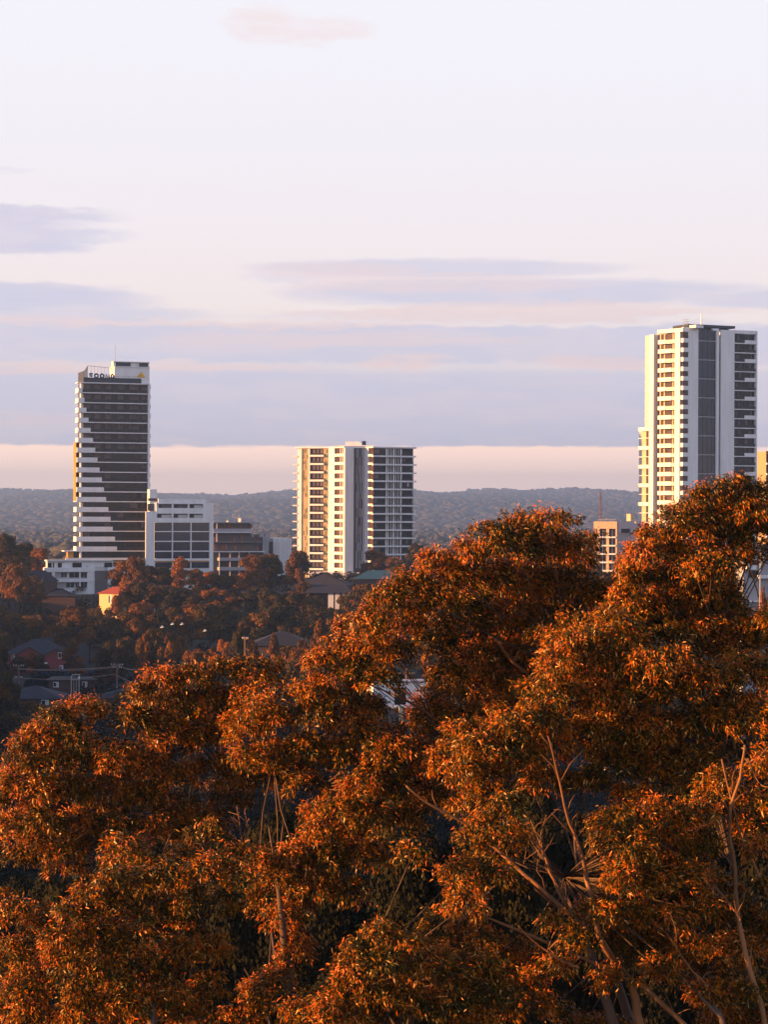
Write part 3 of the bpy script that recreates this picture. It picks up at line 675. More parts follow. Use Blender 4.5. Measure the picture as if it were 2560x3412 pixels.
# ---- right tower
def right_tower():
    D = 710; pm = 1400
    X = lambda zx: 1900 + zx/2.458
    Y = lambda zy: 1000 + zy/2.458
    C = Vector(plan_start(X(926), pm, D))
    fz = Facade(C, 0, pm, D); Z = lambda zy, zx=1000: fz.z(Y(zy), X(zx))
    fr = Facade(C, rad(24), pm, D)
    aL = rad(-52); f = Facade(C, aL, pm, D)            # left face: u negative runs away to the left
    end = fr.pt(fr.u(X(1530)))
    uL = f.u(X(614)); L = f.pt(uL); bk = f.pt(uL, -10)
    g = gz(C.x, C.y)-2
    root = thing('apartment_tower', (C.x, C.y, g), 'tallest white tower, on the right, a dark glass strip down its shaded side', 'tower')
    plan = [tuple(L), tuple(C), tuple(end), (end.x-5, end.y+18), (bk.x+2, bk.y+12)]
    def inset(q, k=.975):
        cx = sum(p[0] for p in q)/len(q); cy = sum(p[1] for p in q)/len(q)
        return [(cx+(x-cx)*k, cy+(y-cy)*k) for x, y in q]
    part(root, 'wall', GREYW, lambda m: m.prism(inset(plan, .80), g, Z(250)))
    n = 19; sp = 78.0
    zb = lambda k, zx=780: Z(262 + sp*k, zx)           # ceiling line of floor k
    # --- lit face
    part(root, 'white_fin', W, lambda m: f.box(m, f.u(X(656)), f.u(X(692)), g, Z(262, 670), -3, .5))
    part(root, 'recessed_wall', GREYW, lambda m: f.pbox(m, X(692), X(720), g, Z(262, 700), -3, -1.6))  # grey stands in for shade on the white wall's reveal
    part(root, 'column', W, lambda m: f.pbox(m, X(856), X(897), g, Z(232, 870), -.8, .35))
    part(root, 'crown', W, lambda m: (f.box(m, f.u(X(718)), f.u(X(926)), Z(258, 800), Z(228, 800), -1.0, .36),))
    part(root, 'corner_wall', W, lambda m: fr.box(m, 0.0, fr.u(X(970)), Z(258, 950), Z(222, 950), -.8, 0))
    for k in range(n+1):
        zt = zb(k); z0 = zb(k+1); h = zt - z0
        w = part(root, 'window', WINB, lambda m: f.pbox(m, X(724), X(856), z0, zt, -1.5, -1.3))
        part(w, 'window_frame', BEIGE, lambda m: [f.pbox(m, X(x), X(x+9), z0, zt, -1.3, -1.1) for x in (735, 768, 838)])
        full = (k % 5 in (1, 3, 4)) or k > 8
        part(root, 'balcony_parapet', W, lambda m: (f.pbox(m, X(718), X(780 if not full else 828), z0-.3, z0+1.05, .3, .5),
            f.pbox(m, X(718), X(854), z0-.3, z0-.02, -1.3, .29)))
        part(root, 'balustrade', PGLASS, lambda m: f.pbox(m, X(781 if not full else 829), X(854), z0-.02, z0+.95, .36, .42))
        # corner window bay wraps to the shaded face
        part(root, 'window', WINB, lambda m: (f.pbox(m, X(897), X(924), z0, zt, -.6, -.4), fr.box(m, 0.1, fr.u(X(970)), z0, zt, -.6, -.35)))
        part(root, 'balcony_parapet', W, lambda m: (f.box(m, f.u(X(897)), 0.0, z0-.25, z0+1.15, -.38, .0), fr.box(m, 0.35, fr.u(X(970)), z0-.25, z0+1.15, -.34, -.02)))
        # far left glazed strip, projecting bays lower down
        if k < 10:
            part(root, 'window', PGLASS, lambda m: f.pbox(m, X(614), X(655), z0+.1, zt-.15, -2.5, -.2))  # pale colour stands in for sky reflected in this strip
            part(root, 'floor_slab', W, lambda m: f.pbox(m, X(612), X(655), z0-.15, z0+.08, -2.5, .1))
        else:
            part(root, 'window', WINB, lambda m: f.pbox(m, X(626), X(654), z0+.3, zt, -1.5, -.4))
            part(root, 'bay_wall', BEIGE, lambda m: f.pbox(m, X(592), X(626), z0-.01, zt-.02, -3, -.25))
            part(root, 'side_glass', PGLASS, lambda m: f.pbox(m, X(566), X(592), z0+.2, zt-.1, -2.5, -2.4))
            part(root, 'floor_slab', W, lambda m: f.pbox(m, X(562), X(655), z0-.1, z0+.1, -3, .2))
            if k % 2 == 0:
                part(root, 'balcony_parapet', W, lambda m: f.pbox(m, X(560), X(655), zt-.75, zt+.45, .21, .5))
    # --- shaded face
    part(root, 'side_wall', W, lambda m: fr.box(m, fr.u(X(970)), fr.u(X(1050)), g, Z(222, 1000), -.8, 0))
    for k in range(10):
        z1 = Z(330+156*(k-1) if k else 238, 1120); z0 = Z(330+156*k-4, 1120)
        part(root, 'glass_panel', GLASSB, lambda m: fr.pbox(m, X(1052), X(1200), z0, z1, -.6, -.3))
        part(root, 'glass_joint', GREYW, lambda m: fr.pbox(m, X(1050), X(1200), z0-.22, z0+.0, -.6, -.15))
    part(root, 'mullion', DGREY, lambda m: [fr.pbox(m, X(x), X(x+2), g, Z(240, 1120), -.3, -.22) for x in (1088, 1125, 1163)])
    part(root, 'edge_strip', W, lambda m: fr.pbox(m, X(1200), X(1219), g, Z(240, 1210), -.6, .4))
    part(root, 'recessed_wall', GREY, lambda m: fr.pbox(m, X(1215), X(1240), g, Z(250, 1220), -1.2, -.9))
    part(root, 'side_wall', W, lambda m: fr.pbox(m, X(1234), X(1346), g, Z(232, 1300), -1.2, 0.1))
    part(root, 'crown', W, lambda m: fr.pbox(m, X(1346), X(1530), Z(258, 1450), Z(230, 1450), -1.2, .12))
    part(root, 'edge_fin', W, lambda m: fr.box(m, fr.u(X(1521)), fr.u(X(1532)), g, Z(232, 1525), -6, .12))
    for k in range(n+1):
        zt = Z(260+sp*k, 1440); z0 = Z(260+sp*(k+1), 1440)
        w = part(root, 'window', GLASS, lambda m: fr.pbox(m, X(1347), X(1521), z0, zt, -1.2, -1.0))
        part(w, 'window_frame', DGREY, lambda m: [fr.pbox(m, X(x), X(x+2.5), z0, zt, -1.0, -.9) for x in (1372, 1398, 1424, 1462, 1500)])
        part(w, 'curtain', CURT, lambda m: [fr.pbox(m, X(x), X(x+R.uniform(10, 30)), z0+.3, zt-.2, -1.0, -.95) for x in (R.uniform(1350, 1390), R.uniform(1430, 1480))])
        part(root, 'floor_slab', W, lambda m: fr.pbox(m, X(1342), X(1524), z0-.18, z0+.12, -1.0, .25))
        part(root, 'balustrade', BAL, lambda m: fr.pbox(m, X(1348), X(1430 if k % 2 == 0 else 1520), z0+.12, z0+1.05, .08, .14))
        if k % 2 == 0:
            part(root, 'balcony_parapet', W, lambda m: fr.pbox(m, X(1431), X(1522), z0+.12, z0+1.1, .0, .24))
    # --- roof
    part(root, 'roof_slab', DGREY, lambda m: (fr.box(m, fr.u(X(985)), fr.u(X(1370)), Z(213, 1180), Z(192, 1180), -11, -1.4),))
    part(root, 'plant_room', DGREY, lambda m: fr.box(m, fr.u(X(1060)), fr.u(X(1330)), Z(236, 1180), Z(215.5, 1180), -10, -2.5))
    part(root, 'roof_block', W, lambda m: (fr.pbox(m, X(1168), X(1218), Z(240, 1190), Z(222, 1190), -1.2, -.2), f.box(m, f.u(X(930)), f.u(X(985)), Z(228, 950), Z(205, 950), -6, -2.5)))
    part(root, 'antenna', W, lambda m: m.tube([(*fr.pt(fr.u(X(1125)), -4), Z(200, 1125)), (*fr.pt(fr.u(X(1125)), -4), Z(95, 1125))], [.28, .18], 6))
    mb = MB(); c = fr.pt(fr.u(X(1000)), -4)
    for dx, zt_, in ((-.9, 150), (0, 130), (.8, 158)): mb.tube([(c.x+dx, c.y, Z(205, 1000)), (c.x+dx*.3, c.y, Z(zt_, 1000))], .05, 4)
    for zy in (150, 168, 185): mb.tube([(c.x-1.1, c.y, Z(zy, 1000)), (c.x+1.1, c.y, Z(zy-4, 1000))], .05, 4)
    mb.build('aerial', METAL, root)
    part(root, 'aerial', METAL, lambda m: m.tube([(*f.pt(f.u(X(725)), -2), Z(228, 725)), (*f.pt(f.u(X(725)), -2), Z(200, 725))], .06, 4))
right_tower()

# ---- small beige block at the foot of the right tower
def beige_block():
    D = 600; pm = 1860
    X = lambda zx: 1900 + zx/4.15
    Y = lambda zy: 1640 + zy/4.15
    C = Vector(plan_start(X(650), pm, D)); f = Facade(C, rad(-12), pm, D); fr = Facade(C, rad(42), pm, D)
    Z = lambda zy: f.z(Y(zy), X(600)); g = gz(*C)-1
    root = thing('apartment_block', (C.x, C.y, g), 'small beige sunlit block with stacked balconies left of the tallest tower', 'building')
    uL = f.u(X(328)); uR = fr.u(X(1010))
    L = f.pt(uL, -.6); b2 = fr.pt(uR, -.3)
    part(root, 'wall', GREY, lambda m: m.prism([tuple(L), tuple(f.pt(-.2, -.6)), tuple(fr.pt(.3, -.3)), tuple(b2), (b2.x-4, b2.y+9), (L.x+3, L.y+12)], g, Z(412)))
    part(root, 'parapet', BEIGE, lambda m: f.box(m, uL, 0, Z(505), Z(405), -.6, .4))
    part(root, 'parapet', GREYW, lambda m: fr.box(m, .4, uR, Z(560), Z(405), -.3, .02))
    part(root, 'pier', BEIGE, lambda m: [f.pbox(m, X(a), X(b), g, Z(505), -.6, .35) for a, b in ((372,408),(500,538),(628,650))])
    for k in range(6):
        z1 = Z(505+116*k); z0 = Z(505+116*(k+1)-8)
        for a, b in ((330,372),(408,500),(538,628)):
            w = part(root, 'window', WINB, lambda m: f.pbox(m, X(a), X(b), z0, z1, -.6, -.4))
            part(w, 'window_frame', W, lambda m: f.pbox(m, X((a+b)/2-3), X((a+b)/2+3), z0, z1, -.4, -.3))
        part(root, 'floor_slab', W, lambda m: f.pbox(m, X(326), X(630), z0-.4, z0, -.4, .7))
    for a, b, c, d in ((710,830,505,560),(880,960,520,575)):
        part(root, 'window', GLASS, lambda m: fr.pbox(m, X(a), X(b), Z(d), Z(c), .02, .1))
    part(root, 'roof_rail', METAL, lambda m: ([f.pbox(m, X(x), X(x+3), Z(405), Z(375), -2, -1.9) for x in range(390, 620, 30)], f.pbox(m, X(390), X(640), Z(378), Z(373), -2, -1.9)))
    part(root, 'roof_box', BEIGE, lambda m: fr.pbox(m, X(835), X(890), Z(400), Z(300), -5, -3.5))
beige_block()

def tan_block():
    D = 560; pm = 1600
    X = lambda zx: 1900 + zx/2.458
    Y = lambda zy: 1000 + zy/2.458
    C = Vector(plan_start(X(1606), pm, D)); f = Facade(C, rad(-35), pm, D); fr = Facade(C, rad(14), pm, D)
    Z = lambda zy: f.z(Y(zy), X(1600)); g = gz(*C)-1
    root = thing('apartment_block', (C.x, C.y, g), 'sunlit tan end wall of a building cut off by the right edge', 'building')
    uL = f.u(X(1534)); L = f.pt(uL); e = fr.pt(12)
    part(root, 'wall', TAN, lambda m: m.prism([tuple(L), tuple(C), tuple(fr.pt(0, -.5)), tuple(fr.pt(12, -.5)), (e.x-3, e.y+12), (L.x+3, L.y+10)], g, Z(1240)))
    for k in range(8):
        z1 = Z(1262+k*85); z0 = z1 - 2.2
        part(root, 'window', GLASS, lambda m: fr.box(m, .35, 9, z0, z1, -.5, -.3))
        part(root, 'floor_slab', W2, lambda m: fr.box(m, .01, 10, z0-.5, z0-.01, -.5, .5))
    part(root, 'roof_edge', BROWNB, lambda m: fr.box(m, 0.01, 12, Z(1244), Z(1237), -.6, .3))
tan_block()

# white flats and a pale pole seen through the leaves at the right edge
def edge_flats():
    D = 330; pm = 1900
    A = plan_start(2475, pm, D); f = Facade(A, rad(22), pm, D); Z = lambda py: f.z(py, 2520); g = gz(*A)-1
    root = thing('apartment_block', (A[0], A[1], g), 'pale grey flats with white parapets glimpsed through the leaves at the right edge', 'building')
    part(root, 'wall', GREY, lambda m: f.pbox(m, 2478, 2640, g, Z(1815), -2.5, -.4))
    for a, b, c, d in ((2482,2522,1822,1834),(2494,2532,1850,1866),(2490,2522,1884,1898),(2530,2600,1917,1928),(2478,2600,2002,2006)):
        part(root, 'balcony_parapet', W, lambda m: f.pbox(m, a, b, Z(d), Z(c), -.4, .4))
    part(root, 'pier', BEIGE, lambda m: f.pbox(m, 2536, 2548, Z(1885), Z(1825), -.4, .1))
    for a, b, c, d in ((2500,2528,1836,1848),(2500,2528,1868,1882),(2500,2528,1902,1925)):
        part(root, 'window', GLASS, lambda m: f.pbox(m, a, b, Z(d), Z(c), -.4, -.2))
    r2 = thing('lamp_post', P(2531, 2045, 250), 'thin pale pole standing in front of the grey flats at the right edge', 'pole')
    r2.location.z = gz(r2.location.x, 250)
    part(r2, 'pole', METAL, lambda m: m.tube([tuple(r2.location), tuple(P(2534, 1860, 250))], [.09, .06], 6))
    part(r2, 'lamp_head', METAL, lambda m: m.tube([tuple(P(2534, 1861, 250)), tuple(P(2552, 1857, 250))], [.09, .14], 6))
edge_flats()
# ================================================================== houses, walls, poles in the valley
def gable_house(name, label, cat, x0, x1, py_eave, py_ridge, D, depth, wallm, roofm, ang=0, hip=.35, py_base=None, wins=(), gables=(), over=.5):
    """long house: ridge parallel to the front; hipped ends; optional front gables (px centre, half width px, apex py)"""
    pm = py_eave; A = plan_start(x0, pm, D); f = Facade(A, rad(ang), pm, D)
    u1 = f.u(x1); Z = lambda py: f.z(py, (x0+x1)/2)
    ze, zr = Z(py_eave), Z(py_ridge); g = min(gz(*A), ze-2.4) - .5
    root = thing(name, (A[0], A[1], g), label, cat)
    part(root, 'wall', wallm, lambda m: f.box(m, 0, u1, g, ze, -depth, 0))
    hp = hip*depth
    def roof(m):
        o = over
        c = [(*f.pt(-o, o), ze-.1), (*f.pt(u1+o, o), ze-.1), (*f.pt(u1+o, -depth-o), ze-.1), (*f.pt(-o, -depth-o), ze-.1)]
        r = [(*f.pt(hp, -depth/2), zr), (*f.pt(u1-hp, -depth/2), zr)]
        m.poly([c[0], c[1], r[1], r[0]]); m.poly([c[1], c[2], r[1]]); m.poly([c[2], c[3], r[0], r[1]]); m.poly([c[3], c[0], r[0]]); m.poly(c[::-1])
        for (gc, gw, gy) in gables:
            a, b, cc = f.u(gc-gw, .8), f.u(gc+gw, .8), f.u(gc, .8); zg = Z(gy)
            rid = [(*f.pt(cc, 1.2), zg), (*f.pt(cc, -depth/2), zg)]
            L_ = [(*f.pt(a-.4, 1.2), ze-.2), (*f.pt(a-.4, -depth/2), ze-.2)]; R_ = [(*f.pt(b+.4, 1.2), ze-.2), (*f.pt(b+.4, -depth/2), ze-.2)]
            m.poly([L_[0], L_[1], rid[1], rid[0]]); m.poly([rid[0], rid[1], R_[1], R_[0]])
            t = .12
            m.poly([(p[0], p[1], p[2]-t) for p in (L_[0], rid[0], rid[1], L_[1])]); m.poly([(p[0], p[1], p[2]-t) for p in (rid[0], R_[0], R_[1], rid[1])])
            for p, q in ((L_[0], rid[0]), (rid[0], R_[0])):
                m.poly([p, q, (q[0], q[1], q[2]-.25), (p[0], p[1], p[2]-.25)])
    part(root, 'roof', roofm, roof)
    for (gc, gw, gy) in gables:
        a, b, cc = f.u(gc-gw, .8), f.u(gc+gw, .8), f.u(gc, .8); zg = Z(gy)-.16
        def gw_(m):
            fr = [(*f.pt(a, .8), g), (*f.pt(b, .8), g), (*f.pt(b, .8), ze-.3), (*f.pt(cc, .8), zg), (*f.pt(a, .8), ze-.3)]
            bk = [(*f.pt(a, -.2), g), (*f.pt(b, -.2), g), (*f.pt(b, -.2), ze-.3), (*f.pt(cc, -.2), zg), (*f.pt(a, -.2), ze-.3)]
            m.poly(fr); m.poly(bk[::-1])
            for i in range(5): j = (i+1) % 5; m.poly([fr[i], fr[j], bk[j], bk[i]])
        part(root, 'gable_wall', wallm, gw_)
    for (a, b, c, d) in wins:
        dd = .8 if any(abs((a+b)/2-gc) < gw for gc, gw, gy in gables) else 0
        w = part(root, 'window', GLASSB, lambda m: f.pbox(m, a, b, Z(d), Z(c), dd, dd+.06))
        part(w, 'window_frame', W, lambda m: (f.pbox(m, a-1, b+1, Z(c), Z(c)+.1, dd, dd+.12), f.pbox(m, a-1, b+1, Z(d)-.1, Z(d), dd, dd+.14), f.pbox(m, a-1, a, Z(d), Z(c), dd, dd+.11), f.pbox(m, b, b+1, Z(d), Z(c), dd, dd+.11)))
        part(w, 'blind', PGLASS, lambda m: f.pbox(m, (a+b)/2, b, Z(d), Z(c), dd+.06, dd+.08))
    return root, f, Z
q = lambda zx, zy: (zx/3.952, 2050+zy/3.952)
r, f, Z = gable_house('brick_house', 'red brick house with two front gables, a grey roof and white framed windows', 'house',
    q(85,0)[0], q(880,0)[0], q(0,505)[1], q(0,330)[1], 480, 11, BRICK, ROOFG, 4, .5,
    wins=[(q(768,0)[0], q(832,0)[0], q(0,492)[1], q(0,560)[1]), (q(160,0)[0], q(192,0)[0], q(0,512)[1], q(0,580)[1]), (q(150,0)[0], q(190,0)[0], q(0,670)[1], q(0,715)[1]), (q(790,0)[0], q(828,0)[0], q(0,665)[1], q(0,705)[1])],
    gables=[(q(385,0)[0], 42, q(0,408)[1]), (q(742,0)[0], 36, q(0,432)[1])])
part(r, 'porch', W, lambda m: (f.pbox(m, q(570,0)[0], q(622,0)[0], Z(q(0,632)[1]), Z(q(0,618)[1]), .8, 1.6), f.pbox(m, q(574,0)[0], q(580,0)[0], Z(q(0,690)[1]), Z(q(0,632)[1]), 1.3, 1.5)))
gable_house('brick_house', 'grey roofed house with one small brown gable, right of the red brick house', 'house',
    q(1200,0)[0], q(1780,0)[0], q(0,400)[1], q(0,255)[1], 520, 11, BROWNB, ROOFD, 3, .6,
    wins=[(q(1360,0)[0], q(1405,0)[0], q(0,450)[1], q(0,500)[1])], gables=[(q(1450,0)[0], 26, q(0,362)[1])])
gable_house('brick_house', 'long low brown house with pale windows behind the poles, under the blue fence', 'house',
    q(640,0)[0], q(1240,0)[0], q(0,845)[1], q(0,828)[1], 420, 8, BROWNB, ROOFD, 2, .5,
    wins=[(q(705,0)[0], q(770,0)[0], q(0,885)[1], q(0,940)[1]), (q(1090,0)[0], q(1145,0)[0], q(0,880)[1], q(0,940)[1])])
gable_house('house', 'house roof of dark grey tiles at the lower left below the poles', 'house',
    q(60,0)[0], q(790,0)[0], q(0,1090)[1], q(0,955)[1], 372, 10, BROWNB, ROOFG, 3, .45, wins=[(q(550,0)[0], q(640,0)[0], q(0,1120)[1], q(0,1180)[1])])
gable_house('house', 'dark tiled roof at the foot of the taller right hand power pole', 'house',
    q(1290,0)[0], q(1800,0)[0], q(0,1080)[1], q(0,975)[1], 368, 9, BROWNB, ROOFD, -3, .4)
gable_house('house', 'large charcoal roofed house among the shaded trees in the centre of the valley', 'house',
    835, 1040, 2150, 2106, 430, 12, BROWNB, ROOFD, 2, .5)
gable_house('house', 'dark hip roof rising from the trees just below the middle tower', 'house',
    985, 1160, 1948, 1908, 610, 12, BROWNB, ROOFG, -6, .7)
r, f, Z = gable_house('hall', 'flat dark roofed hall with white and dark vertical wall panels', 'building',
    1030, 1166, 1974, 1950, 560, 10, GLASS, ROOFG, 3, .1, over=1.0)
part(r, 'wall_panel', W, lambda m: [f.pbox(m, a, b, Z(2030), Z(1977), 0, .15) for a, b in ((1094,1112),(1117,1132),(1140,1151),(1156,1164))])
r, f, Z = gable_house('hall', 'building with a teal metal roof beside the foot of the middle tower', 'building',
    1180, 1330, 1928, 1902, 620, 12, BROWNB, TEAL, -4, .3)
gable_house('cottage', 'little sunlit yellow house with a red tiled roof below the white flats', 'house',
    331, 394, 1976, 1955, 575, 7, YWALL, ROOFR, -30, .3, wins=[(361, 371, 1983, 2008)], over=.6)
gable_house('house', 'dark hip roof directly in front of the low white flats', 'house', 140, 250, 1985, 1962, 610, 9, BROWNB, ROOFD, 4, .6)
gable_house('house', 'reddish edged dark roof at the left, beside the low white flats', 'house', 68, 140, 1936, 1900, 640, 8, BROWNB, ROOFG, -25, .2)
gable_house('house', 'low dark roofed house behind the red brick house', 'house', 20, 110, 2128, 2108, 520, 9, BROWNB, ROOFD, 3, .4)

# white house seen through the gap in the leaves
def white_house():
    D = 245; pm = 2330; X = lambda zx: 1180 + zx/5.187; Y = lambda zy: 2150 + zy/5.187
    A = plan_start(X(330), pm, D); f = Facade(A, rad(19), pm, D); Z = lambda zy: f.z(Y(zy), X(800)); g = min(gz(*A), Z(1180)) - 1
    root = thing('house', (A[0], A[1], g), 'white house with a dark window and orange blind, seen through a leaf gap', 'house')
    part(root, 'wall', W, lambda m: (f.pbox(m, X(330), X(700), Z(1100), Z(650), -2.2, 0), f.pbox(m, X(905), X(1300), Z(1100), Z(650), -2.2, 0), f.pbox(m, X(700), X(905), Z(740), Z(650), -2.2, -.001), f.pbox(m, X(700), X(905), Z(1100), Z(1040), -2.2, -.001)))
    part(root, 'base_wall', BRN, lambda m: f.pbox(m, X(330), X(1300), g, Z(1100), -2.1, -.2))
    w = part(root, 'window', GLASS, lambda m: f.pbox(m, X(700), X(905), Z(1040), Z(740), -.4, -.15))
    part(w, 'blind', mat('orange_blind', (.75, .30, .03), .7, vary=.05), lambda m: f.pbox(m, X(702), X(762), Z(905), Z(850), -.15, -.1))
    part(root, 'balcony', W, lambda m: f.pbox(m, X(715), X(900), Z(1070), Z(1045), .01, .6))
    part(root, 'pillar', BEIGE, lambda m: f.pbox(m, X(785), X(850), g, Z(1072), .1, .45))
    part(root, 'roof', GREYW, lambda m: f.pbox(m, X(320), X(1310), Z(650), Z(628), -2.4, .25))
    r2 = thing('utility_pole', (0, 0, 0), 'thin timber pole rising behind the white house in the leaf gap', 'pole')
    p = P(X(905), Y(640), 262); r2.location = (p.x, p.y, gz(p.x, p.y))
    part(r2, 'pole', WOODP, lambda m: m.tube([tuple(r2.location), tuple(P(X(905), Y(400), 262))], [.13, .1], 6))
    part(r2, 'crossarm', WOODP, lambda m: m.tube([tuple(P(X(760), Y(484), 262)), tuple(P(X(1050), Y(480), 262))], .07, 5))
white_house()

# long navy fence
f = Facade(plan_start(100, 2240, 455), 0, 2240, 455)
fr_ = thing('fence', (*f.pt(0), f.z(2262)-1), 'long navy panel fence below the red brick house', 'fence')
def fence_panel(m):
    x = 0; L_ = f.u(345)
    while x < L_: f.box(m, x, min(L_, x+2.35), f.z(2265)-1, f.z(2233), -.05, 0); x += 2.4
part(fr_, 'panel', FENCEB, fence_panel)
def fence_posts(m):
    x = 0; L_ = f.u(345)
    while x < L_: f.box(m, x-.06, x-.005, f.z(2265)-1, f.z(2232), -.08, .05); x += 2.4
part(fr_, 'post', DGREY, fence_posts)
r3 = thing('road', (0, 0, 0), None, None)
bpy.data.objects.remove(r3)
# street running across the valley below the poles
v = []; 
xs_ = list(range(-90, 41, 10))
me = bpy.data.meshes.new('road')
vv = []
for x in xs_:
    for y in (396, 403): vv.append((x, y, max(gz(x, 396), gz(x, 403), gz(x, 400))+.06))
me.from_pydata(vv, [], [(2*i, 2*i+2, 2*i+3, 2*i+1) for i in range(len(xs_)-1)]); me.materials.append(ROAD)
link_obj('road', me)['kind'] = 'structure'

# ---- power poles and wires
def ppole(px, pytop, D, label, arms):
    t = P(px, pytop, D); g = gz(t.x, t.y)
    root = thing('power_pole', (t.x, t.y, g), label, 'power pole', 'power poles in the valley')
    part(root, 'pole', WOODP, lambda m: m.tube([(t.x, t.y, g-.5), (t.x, t.y, t.z)], [.2, .13], 7))
    for (py, hw) in arms:
        z = P(px, py, D).z
        a = part(root, 'crossarm', WOODP, lambda m: m.hexa([(t.x-hw, t.y-.06+.3, z-.07), (t.x+hw, t.y-.06-.3, z-.07), (t.x+hw, t.y+.06-.3, z-.07), (t.x-hw, t.y+.06+.3, z-.07), (t.x-hw, t.y-.06+.3, z+.07), (t.x+hw, t.y-.06-.3, z+.07), (t.x+hw, t.y+.06-.3, z+.07), (t.x-hw, t.y+.06+.3, z+.07)]))
        part(a, 'insulator', W2, lambda m: [m.tube([(t.x+s*hw, t.y-s*.3, z+.07), (t.x+s*hw, t.y-s*.3, z+.27)], .06, 5) for s in (-.95, -.5, .5, .95)])
    return t
t1 = ppole(q(245,0)[0], q(0,655)[1], 400, 'left power pole of weathered timber in front of the red brick house', [(q(0,668)[1], 1.0), (q(0,820)[1], .7)])
t2 = ppole(q(1540,0)[0], q(0,640)[1], 388, 'right power pole of weathered timber where the orange lit wires meet', [(q(0,655)[1], 1.1), (q(0,690)[1], .8)])
t3 = ppole(817, 2120, 360, 'thin power pole rising behind the crown of the leafy gum, centre left', [(2128, .5)])
def wire(p, q_, sag, label, rad_=.028):
    pts = []
    for i in range(13):
        s = i/12; pts.append(tuple(Vector(p).lerp(Vector(q_), s) - Vector((0, 0, sag*4*s*(1-s)))))
    mb = MB(); mb.tube(pts, rad_, 4); o = mb.build('power_line', WIRE)
    tag(o, label, 'cable', 'power lines in the valley')
wire(P(q(245,0)[0]-3, q(0,700)[1], 400), P(q(1520,0)[0], q(0,672)[1], 388), .35, 'uppermost wire strung between the two valley power poles', .05)
wire(P(q(245,0)[0]+3, q(0,708)[1], 401), P(q(1550,0)[0], q(0,682)[1], 389), .45, 'second wire just under the uppermost between the two valley power poles', .035)
wire(P(q(250,0)[0], q(0,820)[1], 400), P(q(1530,0)[0], q(0,770)[1], 388), .6, 'lowest wire crossing below the other wires behind the steel frame', .04)
wire(P(q(1545,0)[0], q(0,655)[1], 388), P(470, 2232, 372), .3, 'upper wire leaving the right power pole towards the big gums', .04)
wire(P(q(1545,0)[0], q(0,790)[1], 388), P(470, 2275, 372), .3, 'lower wire leaving the right power pole towards the big gums', .035)
wire(P(q(245,0)[0], q(0,820)[1], 400), P(-60, 2262, 395), .3, 'wire leaving the left power pole out of the picture', .04)
def frame_():
    a = P(q(938,0)[0], q(0,1020)[1], 376); b = P(q(1040,0)[0], q(0,1020)[1], 376)
    zt = P(0, q(0,775)[1], 376).z; g = gz(a.x, a.y)
    root = thing('steel_frame', (a.x, a.y, g), 'arched steel frame with a small lamp, standing between the two power poles', 'metal frame')
    mb = MB(); mb.tube([(a.x, a.y, g), (a.x, a.y, zt-.4), (a.x+.15, a.y, zt-.1), (a.x+.5, a.y, zt), (b.x+.25, b.y, zt)], .085, 6); mb.tube([(b.x, b.y, g), (b.x, b.y, zt)], .07, 6)
    for k in (1, 2): x = a.x + (b.x-a.x)*k/3; mb.tube([(x, a.y, g), (x, a.y, zt-.9)], .035, 4)
    mb.tube([(a.x, a.y, zt-.9), (b.x, b.y, zt-.9)], .05, 5); mb.build('frame', METAL, root)
    part(root, 'lamp', W2, lambda m: m.tube([(b.x, b.y-.15, zt-.75), (b.x+.02, b.y-.15, zt-.35)], [.14, .2], 8))
frame_()
# lattice mast on the far slope
def mast():
    D = 1500; a = P(2004, 1735, D); top = P(2001, 1640, D)
    root = thing('radio_mast', (a.x, a.y, gz(a.x, a.y)), 'thin pale lattice mast against the wooded hill, left of the tallest tower', 'mast')
    mb = MB(); g = root.location.z
    for sx, sy in ((-.7, 0), (.7, 0), (0, 1.0)): mb.tube([(a.x+sx, a.y+sy, g), (top.x+sx*.6, a.y+sy*.6, top.z)], .22, 4)
    z = g; s = 1
    while z < top.z-2: mb.tube([(a.x-s*.6, a.y, z), (a.x+s*.6, a.y, z+2)], .1, 3); z += 2; s = -s
    mb.build('lattice', WOODP, root)
    part(root, 'spire', WOODP, lambda m: m.tube([(top.x, a.y, top.z), (top.x, a.y, top.z+3)], .1, 4))
mast()
# pale birds over the shaded trees
for i, (px, py) in enumerate(((540, 2090), (574, 2080), (606, 2080), (683, 2102))):
    p = P(px, py, 350); mb = MB()
    mb.tube([(p.x-.28, p.y, p.z-.05), (p.x-.1, p.y, p.z), (p.x+.12, p.y, p.z+.02), (p.x+.26, p.y, p.z+.07), (p.x+.34, p.y, p.z+.05)], [.03, .11, .12, .07, .02], 7)
    for s in (-1, 1): mb.poly([(p.x-.1, p.y, p.z+.05), (p.x+.12, p.y, p.z+.05), (p.x+.02, p.y+s*.5, p.z+.28), (p.x-.12, p.y+s*.45, p.z+.25)]); 
    o = mb.build('bird', W)
    tag(o, ['leftmost of the white birds over the dark trees', 'second white bird from the left over the dark trees', 'third white bird from the left over the dark trees', 'rightmost and lowest of the white birds over the dark trees'][i], 'bird', 'white birds over the valley trees')
